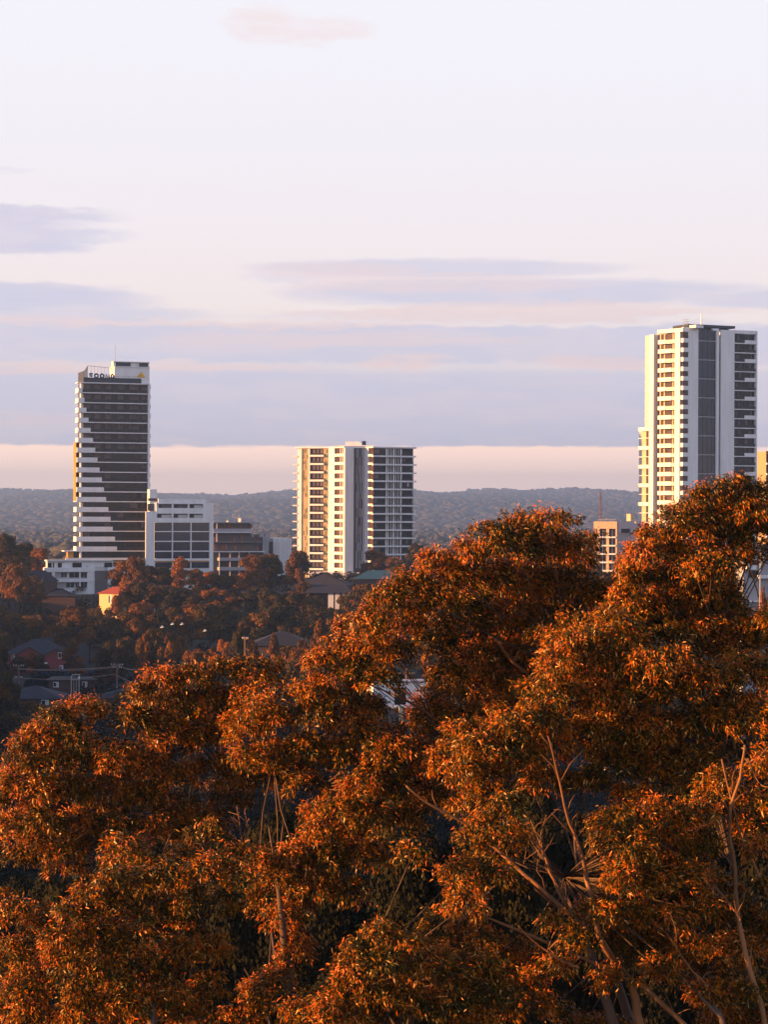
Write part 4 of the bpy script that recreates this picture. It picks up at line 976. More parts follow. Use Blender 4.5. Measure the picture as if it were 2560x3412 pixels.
# ================================================================== trees of the valley (individual things)
def unit(v): return v/np.maximum(1e-9, np.linalg.norm(v, axis=-1, keepdims=True))
def leaf_quads(pos, nrm, size, rn, droop=0.3):
    """one crooked quad per position, facing roughly nrm"""
    n = len(pos); nn = unit(nrm + rn.normal(0, .55, (n, 3)))
    a = unit(np.cross(nn, rn.normal(0, 1, (n, 3)))); b = np.cross(nn, a)
    s = size[:, None]; w = s*rn.uniform(.45, .8, (n, 1))
    V = np.stack([pos - a*s*.5 - b*w*.3, pos + a*s*.1 - b*w*.55, pos + a*s*.55 + b*w*.1, pos - a*s*.05 + b*w*.5], 1)
    return V.reshape(-1, 3), (np.arange(n)[:, None]*4 + np.arange(4)[None])
def set_tint(me, t):
    a = me.attributes.new('tint', 'FLOAT', 'FACE'); a.data.foreach_set('value', np.asarray(t, dtype=np.float32))
def valley_tree(seed, m, slim=1.0, density=1.0, leaf=1.0):
    rn = np.random.default_rng(seed); lob = []
    nl = int(rn.integers(9, 15))
    for k in range(nl):
        h = rn.uniform(.42, .92); a = rn.uniform(0, 6.283); rr = rn.uniform(.2, 1)*3.2*slim*(1.15-abs(h-.6)*1.3)
        lob.append((np.array([math.cos(a)*rr, math.sin(a)*rr, h*10]), rn.uniform(1.0, 1.9)*(.75+.25*slim)))
    lob.append((np.array([rn.uniform(-.6, .6), 0, 9.0]), 1.1))
    Vs, Fs, T = [], [], []; off = 0
    for c, r in lob:
        n = int(330*r*r*density); d = unit(rn.normal(0, 1, (n, 3))); d[:, 2] = np.where(d[:, 2] < -.35, -d[:, 2], d[:, 2])
        lump = 1 + .22*np.sin(d[:, :1]*5 + c[0]) * np.sin(d[:, 2:]*4 + c[1])
        pos = c + d*r*np.array([1, 1, .78])*lump*(.62 + .55*rn.random((n, 1)))
        V, Fq = leaf_quads(pos, d, rn.uniform(.26, .55, n)*leaf, rn); Vs.append(V); Fs.append(Fq+off); off += len(V)
        T.append(np.clip(rn.random()*.5 + rn.random(n)*.5, 0, 1))
    crown = mesh_np('crown', np.concatenate(Vs), np.concatenate(Fs)); set_tint(crown, np.concatenate(T)); crown.materials.append(m)
    mb = MB(); top = Vector((rn.uniform(-.4, .4), rn.uniform(-.4, .4), 5))
    mb.tube([(0, 0, -1.5), (0.1, 0, 2), tuple(top)], [.34, .26, .18], 7)
    for c, r in lob[::2]:
        mid = top.lerp(Vector(c), .5) + Vector((0, 0, -.5)); mb.tube([(top.x*.5, top.y*.5, 3.2), tuple(mid), tuple(c)], [.14, .09, .04], 5)
    tr = mb.build('trunk', BARKD); me = tr.data; bpy.data.objects.remove(tr)
    return crown, me
def valley_shrub(seed, m):
    rn = np.random.default_rng(seed); Vs, Fs, T = [], [], []; off = 0
    for k in range(7):
        c = np.array([rn.uniform(-2.4, 2.4), rn.uniform(-1.6, 1.6), rn.uniform(.8, 2.3)]); r = rn.uniform(.9, 1.5)
        n = int(380*r*r); d = unit(rn.normal(0, 1, (n, 3))); pos = c + d*r*(.75+.35*rn.random((n, 1)))
        V, Fq = leaf_quads(pos, d, rn.uniform(.2, .42, n), rn); Vs.append(V); Fs.append(Fq+off); off += len(V); T.append(np.clip(rn.random()*.5+rn.random(n)*.5, 0, 1))
    crown = mesh_np('crown', np.concatenate(Vs), np.concatenate(Fs)); set_tint(crown, np.concatenate(T)); crown.materials.append(m)
    mb = MB(); mb.tube([(0, 0, -1), (0, 0, 1.2)], [.15, .1], 5); tr = mb.build('trunk', BARKD); me = tr.data; bpy.data.objects.remove(tr)
    return crown, me
VT = {'g': [valley_tree(s, MIDG) for s in (1, 2, 3, 4, 5)], 'r': [valley_tree(s, MIDR) for s in (11, 12, 13, 14)],
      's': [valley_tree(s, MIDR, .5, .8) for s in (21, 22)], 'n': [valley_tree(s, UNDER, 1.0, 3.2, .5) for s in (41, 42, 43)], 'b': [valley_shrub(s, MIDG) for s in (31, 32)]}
KIND = {'g': ('dark olive', 'gum_tree', 'bushy tree'), 'r': ('sunlit russet', 'gum_tree', 'gum tree'), 's': ('slim sunlit tawny', 'gum_tree', 'tree'), 'b': ('low dark', 'shrub', 'shrub')}
def place_tree(px, pytop, D, kind, width, label, group, rr=None):
    top = P(px, pytop, D); g = gz(top.x, top.y); H = max(3.0, top.z - g)
    crown, trunk = R.choice(VT[kind])
    base_h = 3.6 if kind == 'b' else 10.0; base_w = 7.0 if kind == 'b' else (4.6 if kind == 's' else 8.0)
    sz = H/base_h; sw = (width*1.12/F*D)/base_w
    root = bpy.data.objects.new(KIND[kind][1], None); COL.objects.link(root); root.empty_display_size = .5
    root.location = (top.x, top.y, g); root.rotation_euler = (0, 0, R.uniform(0, 6.28)); root.scale = (sw, sw, sz)
    tag(root, label, 'tree' if kind != 'b' else 'shrub', group)
    for nm, me in (('crown', crown), ('trunk', trunk)):
        o = bpy.data.objects.new(nm, me); COL.objects.link(o); o.parent = root
ORD = ['leftmost', 'second from left', 'third from left', 'fourth from left', 'fifth from left', 'sixth from left', 'seventh from left', 'eighth from left',
       'ninth from left', 'tenth from left', 'eleventh from left', 'twelfth from left', 'thirteenth from left', 'fourteenth from left', 'fifteenth from left', 'sixteenth from left']
def row(where, D, items, group):
    items = sorted(items)
    for i, (px, top, kind, w, dd) in enumerate(items):
        c, _, n = KIND[kind]
        place_tree(px, top, D + dd, kind, w, f'{c} {n}, {ORD[i]} of those {where}', group)
row('at the left edge, beside the flats', 640, [(25,1788,'g',130,0),(75,1815,'g',110,25),(10,1865,'r',90,-30),(60,1890,'r',90,-50),(125,1835,'r',80,60)], 'trees left of the towers')
row('at the foot of the tower', 625, [(412,1876,'r',90,-10),(455,1868,'r',75,-15),(505,1890,'g',110,0),(560,1905,'g',90,0),(596,1866,'s',55,-15),(645,1900,'g',80,10),(690,1905,'r',90,0),(740,1915,'g',90,0),(790,1920,'g',80,0)], 'trees at the foot of the towers')
row('in front of the middle tower', 640, [(845,1862,'r',110,-20),(905,1845,'g',130,-15),(1000,1838,'g',75,15),(985,1850,'r',60,0),(1255,1835,'r',90,60),(1305,1860,'r',60,55),(1345,1868,'g',100,50),(1395,1820,'g',90,90),(1220,1880,'r',50,20),(1430,1850,'r',100,80)], 'trees in front of the middle tower')
row('right below the white flats', 575, [(30,1950,'r',120,45),(95,1925,'g',100,50),(160,1992,'g',130,40),(235,2000,'r',90,40),(300,2025,'b',60,8),(425,1950,'r',95,0),(450,1940,'g',100,0),(520,1950,'g',130,10),(600,1960,'g',110,0),(655,1975,'r',100,0),(720,1965,'r',110,0),(780,1985,'r',90,0),(850,1960,'g',120,0)], 'trees on the slope below the flats')
row('sloping below the middle tower', 545, [(905,1970,'g',110,0),(960,1975,'g',100,0),(1010,1945,'r',95,20),(1050,1985,'g',100,0),(1110,2030,'g',80,-20),(1170,1990,'g',110,0),(1220,1945,'g',120,10),(1280,1965,'g',130,0),(1345,1975,'g',120,0)], 'trees on the slope below the middle tower')
row('half way down the valley', 500, [(-10,2020,'g',120,0),(50,2040,'g',120,0),(120,2050,'g',110,0),(185,2050,'r',85,0),(240,2035,'r',110,-10),(300,2060,'g',100,0),(360,2060,'g',110,0),(425,2040,'g',120,0),(470,2010,'r',90,0),(520,2040,'g',110,0),(580,2030,'g',110,0),(640,2020,'r',110,0),(700,2010,'g',120,0),(760,2040,'g',120,0),(820,2050,'g',110,0)], 'trees half way down the valley')
row('behind the charcoal roofed house', 500, [(880,2040,'g',120,0),(940,2020,'g',120,0),(1000,2050,'g',110,0),(1060,2040,'g',120,0),(1115,2060,'g',110,0),(1170,2050,'g',120,0),(1230,2060,'g',120,0)], 'trees behind the charcoal roof')
row('among houses and power poles', 415, [(5,2110,'g',75,0),(60,2190,'g',60,30),(105,2180,'r',50,30),(125,2185,'g',60,34),(245,2128,'r',60,30),(262,2190,'r',55,28),(350,2150,'g',75,0),(415,2130,'g',95,10),(478,2112,'r',60,-10),(520,2100,'g',80,0),(560,2110,'s',40,-10),(600,2120,'g',60,-8),(650,2170,'r',80,-20),(700,2160,'r',70,-10),(745,2140,'r',60,0),(345,2210,'r',70,10)], 'trees among the valley houses')
row('round the charcoal roof', 392, [(790,2110,'g',70,0),(845,2130,'r',50,-10),(912,2112,'r',45,-5),(960,2150,'g',90,0),(1010,2140,'r',60,0),(1070,2078,'r',70,-20),(1120,2110,'g',90,0),(985,2160,'r',60,-20),(1190,2130,'g',110,0),(1250,2150,'g',110,0)], 'small trees round the charcoal roof')
row('beneath the power poles, lower left', 330, [(-5,2240,'g',110,0),(40,2285,'g',95,0),(-20,2150,'g',70,60),(120,2345,'g',130,-10),(200,2360,'g',110,0),(250,2330,'b',80,0),(300,2330,'g',80,10),(20,2380,'g',120,-20),(70,2420,'g',120,-30)], 'dark trees at the lower left')
row('just behind the big gums', 340, [(420,2300,'g',100,0),(500,2280,'g',110,0),(600,2260,'g',120,0),(700,2240,'g',120,0),(800,2230,'g',120,0),(900,2220,'g',120,0),(1000,2210,'g',120,0),(1100,2200,'g',120,0)], 'trees behind the crowns of the big gums')
row('below the little yellow house', 555, [(318,2016,'b',60,0),(368,2019,'b',60,0),(395,1990,'r',50,0)], 'bushes below the yellow house')
row('hiding the brown box house', 600, [(75,1938,'g',85,0),(120,1945,'r',75,0)], 'trees hiding the brown house')
row('round the framed white house', 225, [(1225,2320,'g',110,0),(1290,2400,'b',70,0),(1335,2378,'b',50,-5),(1378,2372,'b',60,-8),(1262,2345,'g',70,5),(1400,2370,'r',70,0),(1460,2380,'g',90,0),(1180,2330,'g',120,10)], 'trees round the white house')
row('under the tallest tower', 500, [(1960,1890,'g',110,0),(2020,1920,'g',110,0),(2080,1860,'r',100,40),(2140,1880,'r',110,40),(2240,1850,'g',150,0),(2340,1880,'g',150,0),(2440,1900,'g',150,0),(2550,1990,'r',60,-200),(2600,1900,'g',150,0)], 'trees under the tallest tower')
# wooded cover in shade-darkened leaves between the individual trees: nobody could count it
def cover():
    Vs, Fs, T = [], [], []; off = 0; rn = np.random.default_rng(5)
    for i in range(1700):
        D = 290 + 600*R.random(); x = (R.random()*2-1)*D*.20
        if 385 < D < 412 and -95 < x < 45: continue
        for k in range(3):
            r = R.uniform(.7, 1.9); c = np.array([x+R.uniform(-2.4, 2.4), D+R.uniform(-2, 2), gz(x, D)+R.uniform(.3, 1.8)])
            n = 60; d = unit(rn.normal(0, 1, (n, 3))); d[:, 2] = np.abs(d[:, 2])
            V, Fq = leaf_quads(c + d*r*(.7+.4*rn.random((n, 1))), d, rn.uniform(.35, .7, n), rn); Vs.append(V); Fs.append(Fq+off); off += len(V)
            T.append(np.clip(rn.random()*.4 + rn.random(n)*.4, 0, 1))
    for i in range(1100):                       # the shaded slope nearer the gums
        D = 75 + 215*R.random(); x = (R.random()*2-1)*D*.20
        for k in range(4):
            r = R.uniform(.8, 1.8); c = np.array([x+R.uniform(-2.2, 2.2), D+R.uniform(-2, 2), gz(x, D)+R.uniform(.3, 2.6)])
            n = 150; d = unit(rn.normal(0, 1, (n, 3))); d[:, 2] = np.abs(d[:, 2])
            V, Fq = leaf_quads(c + d*r*(.6+.5*rn.random((n, 1))), d, rn.uniform(.18, .40, n), rn); Vs.append(V); Fs.append(Fq+off); off += len(V)
            T.append(np.clip(rn.random()*.35 + rn.random(n)*.35, 0, 1))
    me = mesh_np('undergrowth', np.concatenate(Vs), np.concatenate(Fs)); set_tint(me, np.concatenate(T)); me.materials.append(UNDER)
    tag(link_obj('undergrowth', me), kind='stuff')
cover()
# ================================================================== the big gums in front
S_ = 1.5422     # the lobes below are read off at 1660 px width
def silhouette(x):
    pts = [(-60,1680),(0,1640),(30,1590),(90,1530),(160,1505),(240,1520),(262,1540),(300,1470),(370,1435),(440,1432),(530,1418),(600,1422),(620,1440),(650,1430),(700,1395),(755,1355),(765,1310),(800,1275),
           (860,1235),(940,1185),(1000,1190),(1010,1140),(1060,1125),(1140,1095),(1200,1110),(1235,1100),(1250,1150),(1290,1180),(1320,1235),(1345,1180),(1400,1130),(1480,1090),(1500,1050),(1580,1025),(1640,1045),(1700,1060)]
    for (a, ya), (b, yb) in zip(pts, pts[1:]):
        if x <= b: return ya + (yb-ya)*(x-a)/(b-a)
    return pts[-1][1]
# gaps in the canopy: (x, y, rx, ry) where nothing of the fill may stand
GAPS = [(640,1470,30,28),(870,1510,55,45),(1320,1225,22,30),(1645,1255,22,75),(880,1420,30,30),(250,1560,22,30),(1190,1800,62,95),(1150,1960,60,45),(600,1765,55,40),(30,1900,60,24),(920,1890,45,45),(760,1985,70,40),(1250,2100,60,40),(480,1960,40,30),(1130,1710,40,30),(560,2040,60,60),(1420,2180,60,40)]
TREES = {
 'centre': dict(base=(1420,2500,40), fork=(1300,2010,40), label='tallest middle gum, its rounded crown reaching up left of the beige block', lobes=[
  (1128,1132,62,34,0),(1185,1120,30,22,-.4),(1225,1128,26,26,-.2),(1060,1160,52,38,0),(1015,1195,40,42,0),(1110,1180,70,45,.2),(1180,1180,60,50,.8),(1240,1190,40,45,1.2),
  (945,1225,55,38,0),(990,1250,60,42,.1),(885,1265,52,42,0),(830,1300,48,45,0),(795,1350,40,50,-.2),(860,1340,60,50,.4),(930,1300,65,45,.4),(1050,1250,80,50,.6),
  (1130,1260,80,55,1.2),(1220,1255,70,55,1.6),(1000,1330,80,50,1.3),(1090,1340,80,50,1.6),(1180,1330,70,50,1.9),(800,1410,50,50,-.3),(855,1410,40,45,.4),(940,1390,50,50,1),
  (770,1455,48,45,-.3),(820,1470,45,40,-.3),(700,1440,48,42,-.2),(735,1400,40,35,-.1),(960,1480,50,60,1.2),(1030,1440,60,60,1.8),(1080,1500,80,60,1.4),(1100,1410,60,50,2),
  (1270,1180,30,38,1.8),(1275,1300,45,40,1.8),(930,1550,55,55,1.0),(1000,1560,70,50,.8)]),
 'right': dict(base=(1640,2500,39), fork=(1585,1880,39), label='gum at the right edge whose crown covers the foot of the tallest tower', lobes=[
  (1590,1055,52,30,0),(1545,1068,42,32,0),(1640,1075,45,38,.2),(1505,1075,26,26,0),(1600,1105,70,45,.2),(1530,1115,60,42,.1),(1460,1120,45,30,0),(1490,1150,60,40,.2),(1415,1160,48,32,0),
  (1440,1195,60,38,.2),(1380,1200,40,32,0),(1360,1240,32,32,.2),(1400,1255,55,40,.8),(1560,1160,70,45,.7),(1640,1150,60,50,.6),(1480,1225,60,38,.8),(1540,1225,60,34,-.6),(1505,1245,45,30,-.6),(1590,1210,40,35,.4),
  (1460,1290,70,45,1.3),(1550,1300,70,50,1.4),(1355,1290,40,28,.6),(1400,1310,60,40,1.3),(1420,1360,70,45,1.6),(1510,1370,90,50,1.6),(1600,1375,60,45,1.4),(1660,1200,20,30,.5),(1660,1360,40,50,1)]),
 'front': dict(base=(1400,2560,37), fork=(1260,2000,37), label='gum with golden lobes and long bare pinkish limbs, right of the picture centre', lobes=[
  (1320,1345,42,32,0),(1345,1380,40,38,0),(1280,1385,42,34,0),(1230,1405,45,36,0),(1200,1440,50,44,0),(1270,1440,60,48,.3),(1340,1440,50,48,.5),(1190,1500,48,50,0),(1240,1520,60,50,.3),(1310,1510,65,50,.4),
  (1400,1440,55,42,.1),(1460,1430,55,40,.2),(1380,1500,60,48,.2),(1450,1500,65,50,.5),(1540,1470,70,45,.5),(1620,1450,60,45,.6),(1160,1560,55,45,0),(1110,1570,48,40,-.1),(1080,1610,55,42,-.2),(1030,1620,50,40,-.2),
  (1000,1670,50,45,-.1),(1060,1680,55,45,.3),(1130,1640,60,45,.3),(1200,1600,65,48,.3),(1270,1600,70,50,.5),(1350,1590,70,50,.5),(1330,1660,75,50,.6),(1410,1580,70,50,.5),(1490,1570,70,50,.6),(1560,1560,60,50,.7),(1630,1560,60,60,.8),
  (1420,1660,70,50,.7),(1500,1650,70,50,.8),(1170,1690,60,38,.9),(1270,1700,60,40,1.0)]),
 'far left': dict(base=(300,2600,42), fork=(330,1900,42), label='wide gum at the left edge whose lobes step up below the power poles', lobes=[
  (540,1450,52,34,0),(480,1450,50,34,0),(420,1465,50,34,0),(350,1470,48,36,0),(310,1500,40,40,0),(585,1450,30,26,1),(380,1520,60,45,.2),(450,1520,60,45,.3),(520,1510,60,45,.5),(290,1560,48,48,0),(350,1580,60,48,.2),(430,1590,60,45,.5),
  (175,1530,48,28,0),(120,1550,42,30,0),(215,1545,32,28,.3),(85,1590,45,36,0),(150,1590,55,40,.2),(45,1640,40,36,0),(110,1650,55,42,.1),(180,1650,60,45,.4),(245,1640,55,48,.2),(310,1650,55,45,.3),(20,1700,38,40,.1),(80,1710,55,45,.1),(150,1710,60,45,.3),
  (230,1715,65,45,.3),(310,1720,55,42,.4),(380,1680,55,40,.7),(460,1660,60,40,.9),(20,1790,45,40,.1),(90,1780,55,40,.2),(170,1780,60,38,.4),(250,1790,60,40,.5),(330,1790,55,38,.7),(400,1760,55,38,.8),(40,1850,45,30,.3),(120,1840,60,32,.5),(500,1570,55,45,1.0),(560,1540,40,40,1.4)]),
 'middle': dict(base=(640,2600,40), fork=(600,1900,40), label='gum in the lower middle left of the gap with the white house', lobes=[
  (560,1530,42,34,0),(540,1570,40,36,0),(600,1560,50,42,.2),(640,1510,42,36,0),(690,1490,45,38,0),(740,1500,48,40,0),(680,1550,55,42,.1),(750,1560,55,42,.2),(800,1530,40,35,.4),(530,1640,45,40,.1),(590,1640,50,42,.3),(660,1620,55,42,.2),(730,1630,55,42,.3),
  (790,1600,45,38,.3),(850,1620,50,36,.2),(820,1660,55,42,.1),(780,1700,50,42,0),(850,1710,55,40,.3),(900,1660,45,35,.5),(740,1760,50,42,0),(800,1770,55,42,.2),(870,1770,50,38,.6),(930,1730,50,40,.9),(690,1800,45,36,.1),(640,1850,48,38,0),(710,1860,55,45,.2),(780,1850,55,40,.6),
  (560,1860,42,28,.1),(600,1890,48,36,.2),(690,1920,50,45,.2),(750,1930,50,42,.4),(610,1985,46,46,.1),(640,2050,48,46,.1),(600,2110,46,40,.1),(660,1700,50,38,.9)]),
 'lower left': dict(base=(300,2700,35), fork=(330,2180,35), label='gum filling the lower left corner under the wide stepped gum', lobes=[
  (470,1870,48,30,0),(520,1900,45,32,.1),(420,1890,50,34,0),(360,1890,45,32,0),(300,1905,48,34,0),(240,1900,42,32,0),(200,1935,45,34,0),(160,1975,45,38,0),(250,1950,55,40,.2),(320,1960,55,40,.3),(400,1950,55,40,.4),(480,1950,50,38,.6),
  (30,1970,50,30,.4),(90,1990,45,30,.5),(130,2040,45,42,0),(200,2030,55,45,.2),(280,2030,60,42,.4),(150,2110,50,45,.1),(230,2110,60,45,.2),(310,2100,60,42,.3),(390,2060,55,38,.7),(460,2050,55,35,.9),(180,2180,55,45,.1),(270,2180,60,45,.2),(360,2160,60,42,.3),(30,2060,50,40,.5),(40,2140,55,45,.5),(60,2200,60,40,.5),(420,2200,55,35,.5),(450,2130,50,38,.9)]),
 'bottom': dict(base=(900,2800,34), fork=(880,2260,34), label='gum rising from the bottom edge in the middle of the picture', lobes=[
  (820,2020,48,30,0),(870,2035,45,32,0),(780,2060,45,38,0),(840,2080,55,42,.1),(900,2090,50,40,.2),(760,2120,48,42,0),(820,2150,60,45,.1),(890,2160,55,42,.2),(700,2180,48,32,0),(750,2200,60,40,.1),(950,2070,42,32,.4),(980,2120,48,38,.4),(960,2180,55,42,.4),
  (1040,2090,45,38,.5),(1060,2150,50,40,.5),(1030,2200,55,35,.4),(640,2190,42,28,.2),(1000,1960,55,32,.9),(890,1850,45,34,.8),(1000,1880,55,38,1.0),(1080,1900,60,36,1.1)]),
 'lower right': dict(base=(1600,2700,35), fork=(1560,2200,35), label='shaded gum in the lower right corner behind crossing bare branches', lobes=[
  (1100,1740,45,32,0),(1060,1780,50,34,0),(1020,1820,45,34,.2),(1100,1810,55,36,.4),(1340,1780,55,45,.3),(1400,1760,60,42,.4),(1370,1840,60,48,.3),(1440,1830,60,45,.5),(1340,1900,48,48,.2),(1410,1910,60,45,.4),(1480,1900,60,42,.7),(1500,1760,55,42,.8),(1550,1700,50,42,.9),
  (1640,1650,40,45,.8),(1640,1740,40,40,.9),(1520,1830,50,40,1),(1640,1840,35,40,.8),(1300,1970,50,32,.4),(1210,1990,45,30,.2),(1250,2030,55,34,.5),(1360,1980,60,38,.8),(1450,1990,60,40,.8),(1530,1970,50,40,.9),(1640,1930,35,45,.9),(1500,2060,55,42,.8),(1600,2050,55,45,1.1),(1430,2100,50,35,1),
  (1200,2090,50,30,.6),(1540,2150,60,40,.9),(1630,2150,50,40,.9),(1330,2120,55,34,1.1)]),
}
LIMBS = {   # bare limbs one can follow in the photograph, in the same 1660 px reading
 'front': [([(878,1698),(915,1728),(960,1755),(1010,1780),(1050,1812),(1085,1845),(1112,1868),(1180,1930),(1260,2000)], 4.0, 10, 36.0),
           ([(1095,1762),(1135,1800),(1172,1838),(1190,1885),(1212,1935),(1240,1975),(1275,2030)], 4, 9, 36.1),
           ([(1185,1590),(1210,1690),(1225,1760),(1245,1810),(1262,1870),(1276,1930),(1290,2000),(1300,2040)], 2.5, 15, 36.2),
           ([(1155,1918),(1190,1950),(1225,1970),(1250,1990),(1290,2030)], 3.5, 7, 35.9),
           ([(1300,2030),(1330,2080),(1365,2130),(1385,2215),(1420,2300)], 14, 20, 36.2),
           ([(1132,1866),(1140,1830),(1150,1800),(1136,1790)], 1.8, 2.5, 36.0),([(1165,1860),(1172,1830),(1160,1800)], 1.5, 2.2, 36.1),
           ([(1160,1880),(1168,1810),(1180,1760)], 1.6, 2.4, 36.6)],
 'lower right': [([(1000,1960),(1060,1985),(1120,2010),(1170,2030),(1240,2062),(1320,2095),(1400,2140),(1480,2215)], 4, 11, 36.2),
           ([(1610,1610),(1600,1680),(1580,1740),(1578,1800),(1588,1860),(1590,1930),(1600,2010),(1620,2090),(1650,2200),(1660,2300)], 5, 13, 35.4),
           ([(1560,1640),(1600,1800),(1630,1870),(1660,1930),(1700,2000)], 4, 9, 35.6),
           ([(1120,2000),(1150,2030),(1200,2065),(1250,2090)], 2.5, 4, 34.8),([(1460,2040),(1480,2075),(1510,2110),(1530,2130)], 2, 5, 35.0),
           ([(1420,1820),(1500,1870),(1560,1930),(1600,1990)], 2, 5, 35.4),([(1660,1700),(1640,1690),(1618,1640)], 2, 3, 35.2)],
 'middle': [([(512,1742),(518,1775),(522,1812),(530,1850),(560,1900)], 2.5, 5, 38.0),([(538,1768),(528,1795),(522,1812)], 1.8, 2.6, 38.0)],
 'centre': [([(800,1480),(850,1500),(890,1520),(930,1545),(1000,1600),(1090,1700)], 3, 9, 40.5),([(880,1508),(925,1515),(935,1545)], 2, 3, 40.6),
            ([(1070,1380),(1110,1430),(1150,1470),(1180,1560),(1210,1700)], 4, 12, 41),([(1150,1350),(1180,1400),(1170,1450),(1160,1500)], 4, 7, 41.2),
            ([(935,1370),(990,1430),(1040,1500),(1090,1590),(1150,1720)], 3, 9, 41.4)],
 'right': [([(1640,1290),(1625,1240),(1600,1200)], 3, 4, 40),([(1520,1420),(1560,1500),(1590,1620)], 4, 8, 40)],
}
LEAVES_TOTAL = 0
BARKL = mat('grey_brown_bark', (0.10, 0.062, 0.042), 0.8, vary=0.3, scale=2)
def leaf_mesh(name, C_, dirs, nrm, L_, Wd, tint, m):
    """leaves as drooping blades: 2 quads, narrow base, widest one third down, pointed tip"""
    n = len(C_); d = unit(dirs); side = unit(np.cross(d, nrm)); up = np.cross(side, d)
    bend = RN.normal(0, .13, (n, 1))*L_[:, None]
    s = Wd[:, None]; l = L_[:, None]
    p0 = C_; p1 = C_ + d*l*.42 + up*bend; p2 = C_ + d*l + np.array([0, 0, -.12])*l
    V = np.stack([p0 - side*s*.12, p0 + side*s*.12, p1 - side*s*.5, p1 + side*s*.5, p2 - side*s*.05, p2 + side*s*.05], 1).reshape(-1, 3)
    b = np.arange(n)[:, None]*6
    Fq = np.concatenate([b + np.array([[0, 1, 3, 2]]), b + np.array([[2, 3, 5, 4]])], 1).reshape(-1, 4)
    me = mesh_np(name, V, Fq); set_tint(me, np.repeat(tint, 2)); me.materials.append(m); return me
FILLS = {k: [] for k in TREES}
def make_fill():
    allb = [(x, y, spec['fork'][2] + dd*1.15, k) for k, spec in TREES.items() for x, y, rx, ry, dd in spec['lobes']]
    yy = 1080
    while yy < 2260:
        xx = -50
        while xx < 1720:
            x = xx + R.uniform(-22, 22); y = yy + R.uniform(-18, 18); r = R.uniform(44, 62); xx += 62
            if y - r*.75 < silhouette(x) + 16: continue
            if any(abs(x-a)/(c+r*.75) < 1 and abs(y-b)/(d+r*.6) < 1 for a, b, c, d in GAPS): continue
            if math.sin(x*.021+1.7)*math.sin(y*.027+.4) + .6*math.sin(x*.05+y*.037) < -.32 and y > 1490: continue
            n = min(allb, key=lambda l: (l[0]-x)**2 + (l[1]-y)**2*1.4)
            FILLS[n[3]].append((x, y, r, r*.8, n[2] + R.uniform(1.4, 3.4), .85))
        yy += 46
make_fill()
